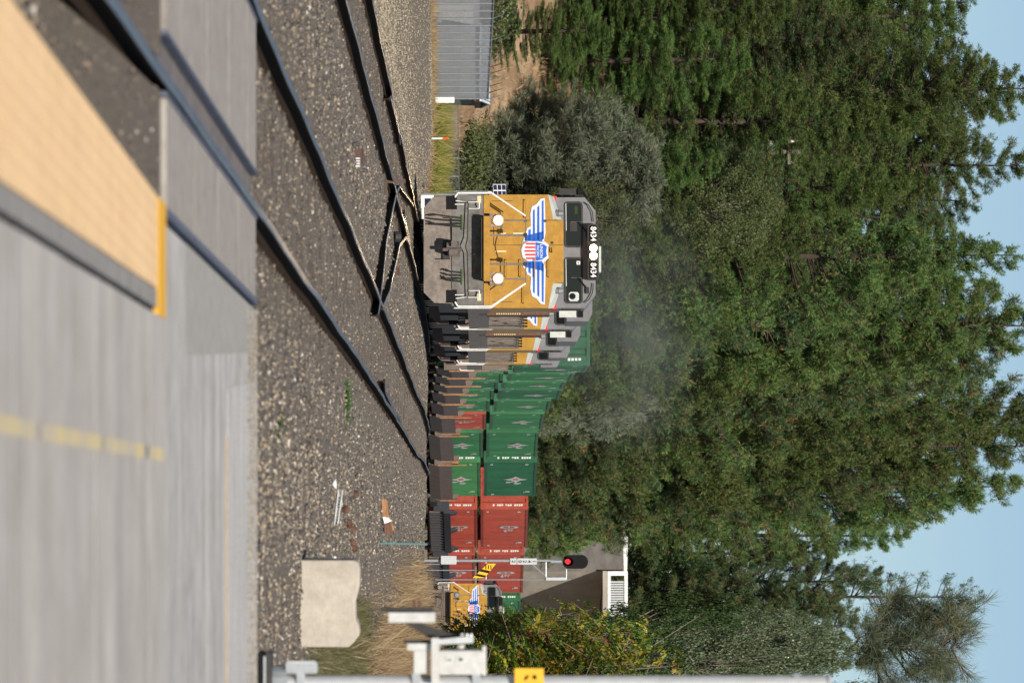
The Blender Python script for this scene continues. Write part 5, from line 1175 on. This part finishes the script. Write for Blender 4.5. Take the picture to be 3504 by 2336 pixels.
for (d, y, xa, xb, wpx, k, lb) in ((286, 720, 2290, 2650, 300, 0, 'olive green oak with small leaves above the cab roof of the leading locomotive'), (300, 310, 2030, 2330, 190, 0, 'dark leaved oak on the dirt bank left of the round grey pine'),
        (274, 740, 1850, 2160, 230, 0, 'olive shrubby oak directly behind the leading cab roof'),
        (300, 500, 2350, 2700, 220, 1, 'shadowy oak inside the pines above the round grey pine'), (418, 1735, 1830, 2090, 220, 2, 'grey green oak behind the red containers left of the overpass'), (425, 1830, 1780, 1990, 150, 0, 'yellow green tree crown before the dark overpass wall'),
        (478, 2030, 2000, 2430, 300, 1, 'dark green oak behind the overpass railing'), (200, 2165, 1960, 2640, 260, 1, 'dark oak behind the yellowing shrubs, left of the silvery one'), (175, 2225, 1950, 2560, 260, 1, 'dark leafy tree just left of the gate mast'),
        (160, 2275, 2180, 2880, 250, 2, 'silvery leaved oak beside the gate mast, tallest of the dark oaks'), (190, 2170, 2400, 2830, 170, 2, 'small silvery crown between the dark oaks and the wispy pine'), (180, 2335, 2100, 2760, 220, 1, 'dark oak hidden behind the upper gate mast')):
    s_ = F / d; X = (y - YC) / s_; r0 = (3.0, 2.4, 2.4)[k]; hz = (3.2, 2.6, 3.0)[k] * 2 + (.8, .6, .6)[k]
    za = EYE + (xa - XH) / s_; zb = EYE + (xb - XH) / s_
    o = oaks[k] if of[k] else copy_tree(oaks[k]); of[k] = False
    sz = (zb - za) / (hz - .5); o.location = (X, d, za - .3 * sz); o.scale = (wpx / s_ / 2 / r0, wpx / s_ / 2 / r0, sz); o.rotation_euler = (0, 0, rng.uniform(0, 6.28)); tag(o, lb, 'tree', 'oaks and other leafy trees')
    gz = float(Zg(X, min(d, 700))); zb_ = (gz - .3 - o.location.z) / sz
    for c in list(o.children):
        if c.name.startswith('trunk') and zb_ < -.6:
            mb = MB(); mb.cyl((0, 0, zb_), (0, 0, 1.6), .09, .06, M['twig'], 8); c.data = mb.obj('trunk').data; bpy.data.objects.remove([q for q in bpy.data.objects if q.data == c.data and q != c][0])


def heaven(name, H, R, n_leaf, n_let=9):
    """shrubby tree with long compound leaves arching from many stems"""
    t = thing(name, None, None)
    mb_P = []; mb_Q = []; cen = []; dr = []
    for s_ in range(16):
        az = rng.uniform(0, 6.28); r = R * rng.uniform(.2, 1); h = H * rng.uniform(.55, 1.0) * (1 - .25 * r / R)
        p0 = np.array([rng.normal(0, .3), rng.normal(0, .3), 0]); p1 = np.array([math.cos(az) * r * .5, math.sin(az) * r * .5, h * .55]); p2 = np.array([math.cos(az) * r, math.sin(az) * r, h])
        mb_P += [(p0, p1), (p1, p2)]; mb_Q += [(.045, .03), (.03, .012)]
        for k in range(n_leaf // 16):
            f = rng.uniform(.15, 1); q = p1 + (p2 - p1) * (f * 1.6 - .6) if f > .375 else p0 + (p1 - p0) * (f / .375)
            q = p1 * (1 - f) + p2 * f if rng.random() < .75 else p0 * (1 - f) + p1 * f
            cen.append(q + rng.normal(0, .12, 3)); a = rng.uniform(0, 6.28); dr.append((math.cos(a), math.sin(a), rng.uniform(-.1, .9)))
        for k in range(9):
            q = p1 + (p2 - p1) * rng.uniform(-.5, 1); mb_P.append((q, q + rng.normal(0, .42, 3))); mb_Q.append((.013, .006))
    cen = np.array(cen); dr = unit(np.array(dr)); n_ = len(cen); L = rng.uniform(.45, .85, n_)
    f = np.linspace(.12, 1, n_let); horiz = unit(np.cross(dr, np.array([0, 0, 1.]) + 0 * dr))
    verts = []
    for side in (-1, 1):
        p = cen[:, None] + dr[:, None] * (L[:, None] * f[None])[..., None]; p[:, :, 2] -= (L[:, None] * .55) * f[None] ** 2
        ld = unit(horiz[:, None] * side + dr[:, None] * .25 + np.array([0, 0, -.45]) + rng.normal(0, .15, p.shape))
        ll = (.15 * (1.1 - .45 * np.abs(f - .4)))[None] * rng.uniform(.8, 1.2, (n_, n_let))
        tip = p + ld * ll[..., None]; sd = unit(dr[:, None] + rng.normal(0, .2, p.shape)); mid = p + ld * (ll * .42)[..., None]
        verts.append(np.stack([p, mid + sd * (ll * .2)[..., None], tip, mid - sd * (ll * .2)[..., None]], 2).reshape(-1, 3))
    # one island per compound leaf is too costly to stitch; leaflets pick their tint one by one
    V = np.concatenate(verts); T = np.arange(len(V)).reshape(-1, 4)
    mi = np.tile(np.repeat(rng.choice([0, 1, 2, 3], n_, p=[.42, .30, .20, .08]), n_let), 2)
    link('crown', npmesh('crown', V, T, [M['heaven'], M['heaven_green'], M['heaven_gold'], M['heaven_brown']], mi), t)
    V2, T2 = limb_tris((np.array(mb_P), np.array(mb_Q))); link('stems', npmesh('stems', V2, T2, [M['twig']]), t)
    return t
hv = [heaven('leafy_shrub', 4.2, 1.5, 640), heaven('leafy_shrub', 4.2, 1.3, 560)]; hf = [True, True]
for (d, y, xb, k, wf, lb) in ((150, 2265, 2020, 0, .75, 'yellowing shrub hiding the right half of the parked locomotive'), (146, 2290, 2400, 1, .85, 'tall yellow green shrub between the parked locomotive and the gate mast'), (158, 2195, 2040, 1, .55, 'yellow green shrub rising in front of the bridge shadow'), (142, 2340, 2460, 0, .9, 'yellowing shrub right behind the gate mast'), (155, 2240, 2420, 1, .75, 'tall leafy shrub with yellow tips in front of the dark oaks'), (152, 2185, 2330, 0, .5, 'slender yellow green shrub left of the tall ones, below the overpass railing'), (140, 2330, 1960, 1, .85, 'low leafy shrub behind the white gearbox'),
        (408, 1785, 2010, 0, .9, 'yellow leaved tree showing above the far red containers')):
    s_ = F / d; X = (y - YC) / s_; zb = float(Zg(X, d)) - .1; H = EYE + (xb - XH) / s_ - zb
    o = hv[k] if hf[k] else copy_tree(hv[k]); hf[k] = False
    o.location = (X, d, zb); o.scale = (wf, wf, H / 4.2); o.rotation_euler = (0, 0, rng.uniform(0, 6.28)); tag(o, lb, 'shrub', 'yellowing shrubs by the gate mast')

def grass(name, pts, H, wid, m, lean=.35, nb=5):
    n_ = len(pts); base = np.repeat(pts, nb, 0) + np.concatenate([rng.normal(0, .05, (n_ * nb, 2)), np.zeros((n_ * nb, 1))], 1)
    dr = unit(np.concatenate([rng.normal(0, lean, (n_ * nb, 2)), np.ones((n_ * nb, 1))], 1)); ln = np.repeat(H, nb) * rng.uniform(.5, 1.1, n_ * nb)
    sd = unit(np.cross(dr, rng.normal(0, 1, dr.shape)))
    V = kites(base, base + dr * ln[:, None], np.full(len(base), wid), sd).reshape(-1, 3)
    o = link(name, npmesh(name, V, np.arange(len(V)).reshape(-1, 4), [m])); tag(o, kind='stuff'); return o
def patch(n_, x0, x1, d0, d1):
    x = rng.uniform(x0, x1, n_); d = rng.uniform(d0, d1, n_); return np.stack([x, d, Zg(x, d) - .02], 1)
def blob(n_, cx, cd, sx, sd_):
    x = rng.normal(cx, sx, n_); d = rng.normal(cd, sd_, n_); return np.stack([x, d, Zg(x, d) - .02], 1)
p = np.concatenate([blob(2600, 5.9, 108, .7, 12), blob(900, 6.6, 125, .8, 8)]); p = p[(p[:, 0] / p[:, 1]) * F + YC > 1900]
grass('dry_grass', p, rng.uniform(.25, .75, len(p)), .006, M['drygrass'], .4, 6)
p = np.concatenate([blob(2600, 4.3, 78, .5, 7), patch(1400, 3.5, 6, 68, 95)]); p = p[(p[:, 0] / p[:, 1]) * F + YC > 2060]
grass('weedy_grass', p, rng.uniform(.10, .34, len(p)), .006, M['olive'], .6, 6)
p = patch(7000, -11.2, -5.0, 229, 258); p = p[(p[:, 0] / p[:, 1]) * F + YC > 345]; cl = np.sin(p[:, 0] * 2.3 + p[:, 1] * .4) + np.sin(p[:, 0] * 5.1 - p[:, 1] * .9) * .7 + rng.normal(0, .5, len(p)); edge = np.clip((p[:, 1] - 229) / 9, 0, 1); p = p[(cl > -.7) & (rng.random(len(p)) < .25 + .75 * edge)]
grass('meadow_grass', p, rng.uniform(.4, 1.25, len(p)) * (.75 + .35 * np.sin(p[:, 0] * 3) ** 2), .016, M['meadow'], .5, 6)
f = rng.uniform(0, 1, 900); p = np.stack([P0.x + (P1.x - P0.x) * f + rng.normal(.1, .22, 900), P0.y + (P1.y - P0.y) * f, np.zeros(900)], 1); p[:, 2] = Zg(p[:, 0], p[:, 1])
grass('fence_grass', p, rng.uniform(.1, .5, 900) * (.4 + rng.random(900) ** 2), .008, M['drygrass'], .5, 5)
p = patch(900, -10.8, -5.2, 226, 240); grass('verge_dry_grass', p, rng.uniform(.1, .35, 900), .012, M['drygrass'], .6, 4)
p = patch(900, -13, -3, 270, 300); grass('bank_grass', p, rng.uniform(.2, .7, 900), .014, M['drygrass'], .5, 5)
for (x, y, dd, r) in ((1185, 1375, 82, .12), (1003, 1435, 57, .06)):
    q = W(x, y, dd); p = blob(26, q.x, dd, r, r); o = grass('weed_clump', p, np.full(26, r * 1.2), .012, M['weed'], .8, 6)
# low bushes on the dirt bank
bush = [leafy('bank_shrub', (1.2, 1.2, .9), 150, 22, M['oak'], .12, M['twig'], .1, .3, 40)]; bf = [True]
for k, (d, y, x, sc, lb) in enumerate(((268, 250, 1690, .9, 'low dark shrub on the bank just above the white shed roof'), (268, 120, 1740, 1.1, 'green shrub under the pines behind the left end of the fence'), (284, 420, 1900, .8, 'shrub on the orange bank between the grey pines'), (272, 30, 1720, 1.3, 'shrub at the picture edge behind the tall fence'), (275, 590, 1640, 1.0, 'dark shrub in the shade behind the low fence'), (275, 500, 1650, .8, 'brownish shrub on the shaded bank above the low fence'))):
    X = (y - YC) * d / F; o = bush[0] if bf[0] else copy_tree(bush[0]); bf[0] = False
    o.location = (X, d, EYE + (x - XH) * d / F - .5); o.location.z = min(o.location.z, float(Zg(X, d)) + 2.0); o.location.z = float(Zg(X, d)) - .1; o.scale = (sc, sc, sc); o.rotation_euler = (0, 0, k * 1.3); tag(o, lb, 'shrub', 'shrubs on the dirt bank')

# utility pole and transformer among the pines, bare snag
p = W(2400, 528, 288); gz = float(Zg(p.x, 288)); up = thing('utility_pole', 'wooden utility pole with white transformer can among the pines', 'utility pole', (W(0, 520, 296).x, 296, float(Zg(W(0, 520, 296).x, 296))))
gz = up.location.z; h_ = W(2760, 530, 296).z - gz
mb = MB(); mb.cyl((0, 0, -.5), (0, 0, h_), .16, .11, M['twig'], 8); mb.obj('pole', up)
mb = MB(); zt_ = W(2630, 0, 296).z - gz; mb.cyl((-.32, -.1, zt_ - .35), (-.32, -.1, zt_ + .35), .24, .24, M['white'], 14); mb.cyl((-.32, -.1, zt_ + .35), (-.32, -.1, zt_ + .45), .06, .05, M['white'], 8); mb.obj('transformer', up)
mb = MB(); mb.box(-.6, .6, -.2, -.1, h_ - .9, h_ - .76, M['twig']); mb.obj('crossarm', up)
for xx in (-.5, .5): mb = MB(); mb.cyl((xx, -.15, h_ - .76), (xx, -.15, h_ - .55), .06, .05, M['white'], 8); mb.obj('insulator', up)
p = W(1900, 438, 292); gz = float(Zg(p.x, 292)); mb = MB(); mb.cyl((0, 0, -.3), (.05, 0, W(2225, 0, 292).z - gz), .05, .03, M['twig'], 8); o = mb.obj('wooden_pole', at=(p.x, 292, gz)); tag(o, 'thin bare wooden pole standing in front of the grey green pines', 'pole')

# diesel exhaust drifting over the locomotives
sm = bpy.data.materials.new('exhaust_haze'); sm.use_nodes = True; n = sm.node_tree.nodes; l = sm.node_tree.links; n.remove(n['Principled BSDF'])
pv = n.new('ShaderNodeVolumePrincipled'); pv.inputs['Color'].default_value = (.42, .46, .45, 1); pv.inputs['Anisotropy'].default_value = .1
geo = n.new('ShaderNodeTexCoord'); nz = n.new('ShaderNodeTexNoise'); nz.inputs['Scale'].default_value = 2.2; nz.inputs['Detail'].default_value = 3
l.new(geo.outputs['Object'], nz.inputs[0])
vl = n.new('ShaderNodeVectorMath'); vl.operation = 'LENGTH'; l.new(geo.outputs['Object'], vl.inputs[0])
fo = n.new('ShaderNodeMapRange'); fo.inputs['From Min'].default_value = 1.0; fo.inputs['From Max'].default_value = .25; l.new(vl.outputs['Value'], fo.inputs[0])
nr = n.new('ShaderNodeMapRange'); nr.inputs['From Min'].default_value = .35; nr.inputs['From Max'].default_value = .7; l.new(nz.outputs[0], nr.inputs[0])
m1 = n.new('ShaderNodeMath'); m1.operation = 'MULTIPLY'; l.new(fo.outputs[0], m1.inputs[0]); l.new(nr.outputs[0], m1.inputs[1])
m2 = n.new('ShaderNodeMath'); m2.operation = 'MULTIPLY'; m2.inputs[1].default_value = .022; l.new(m1.outputs[0], m2.inputs[0]); l.new(m2.outputs[0], pv.inputs['Density'])
l.new(pv.outputs[0], n['Material Output'].inputs['Volume'])
import bmesh
bm = bmesh.new(); bmesh.ops.create_icosphere(bm, subdivisions=3, radius=1); me = bpy.data.meshes.new('exhaust_smoke'); bm.to_mesh(me); bm.free(); me.materials.append(sm)
o = link('exhaust_smoke', me); a = W(2190, 1100, 196); o.location = (a.x, 205, 6.4); o.scale = (4.6, 28, 3.1); tag(o, kind='stuff')
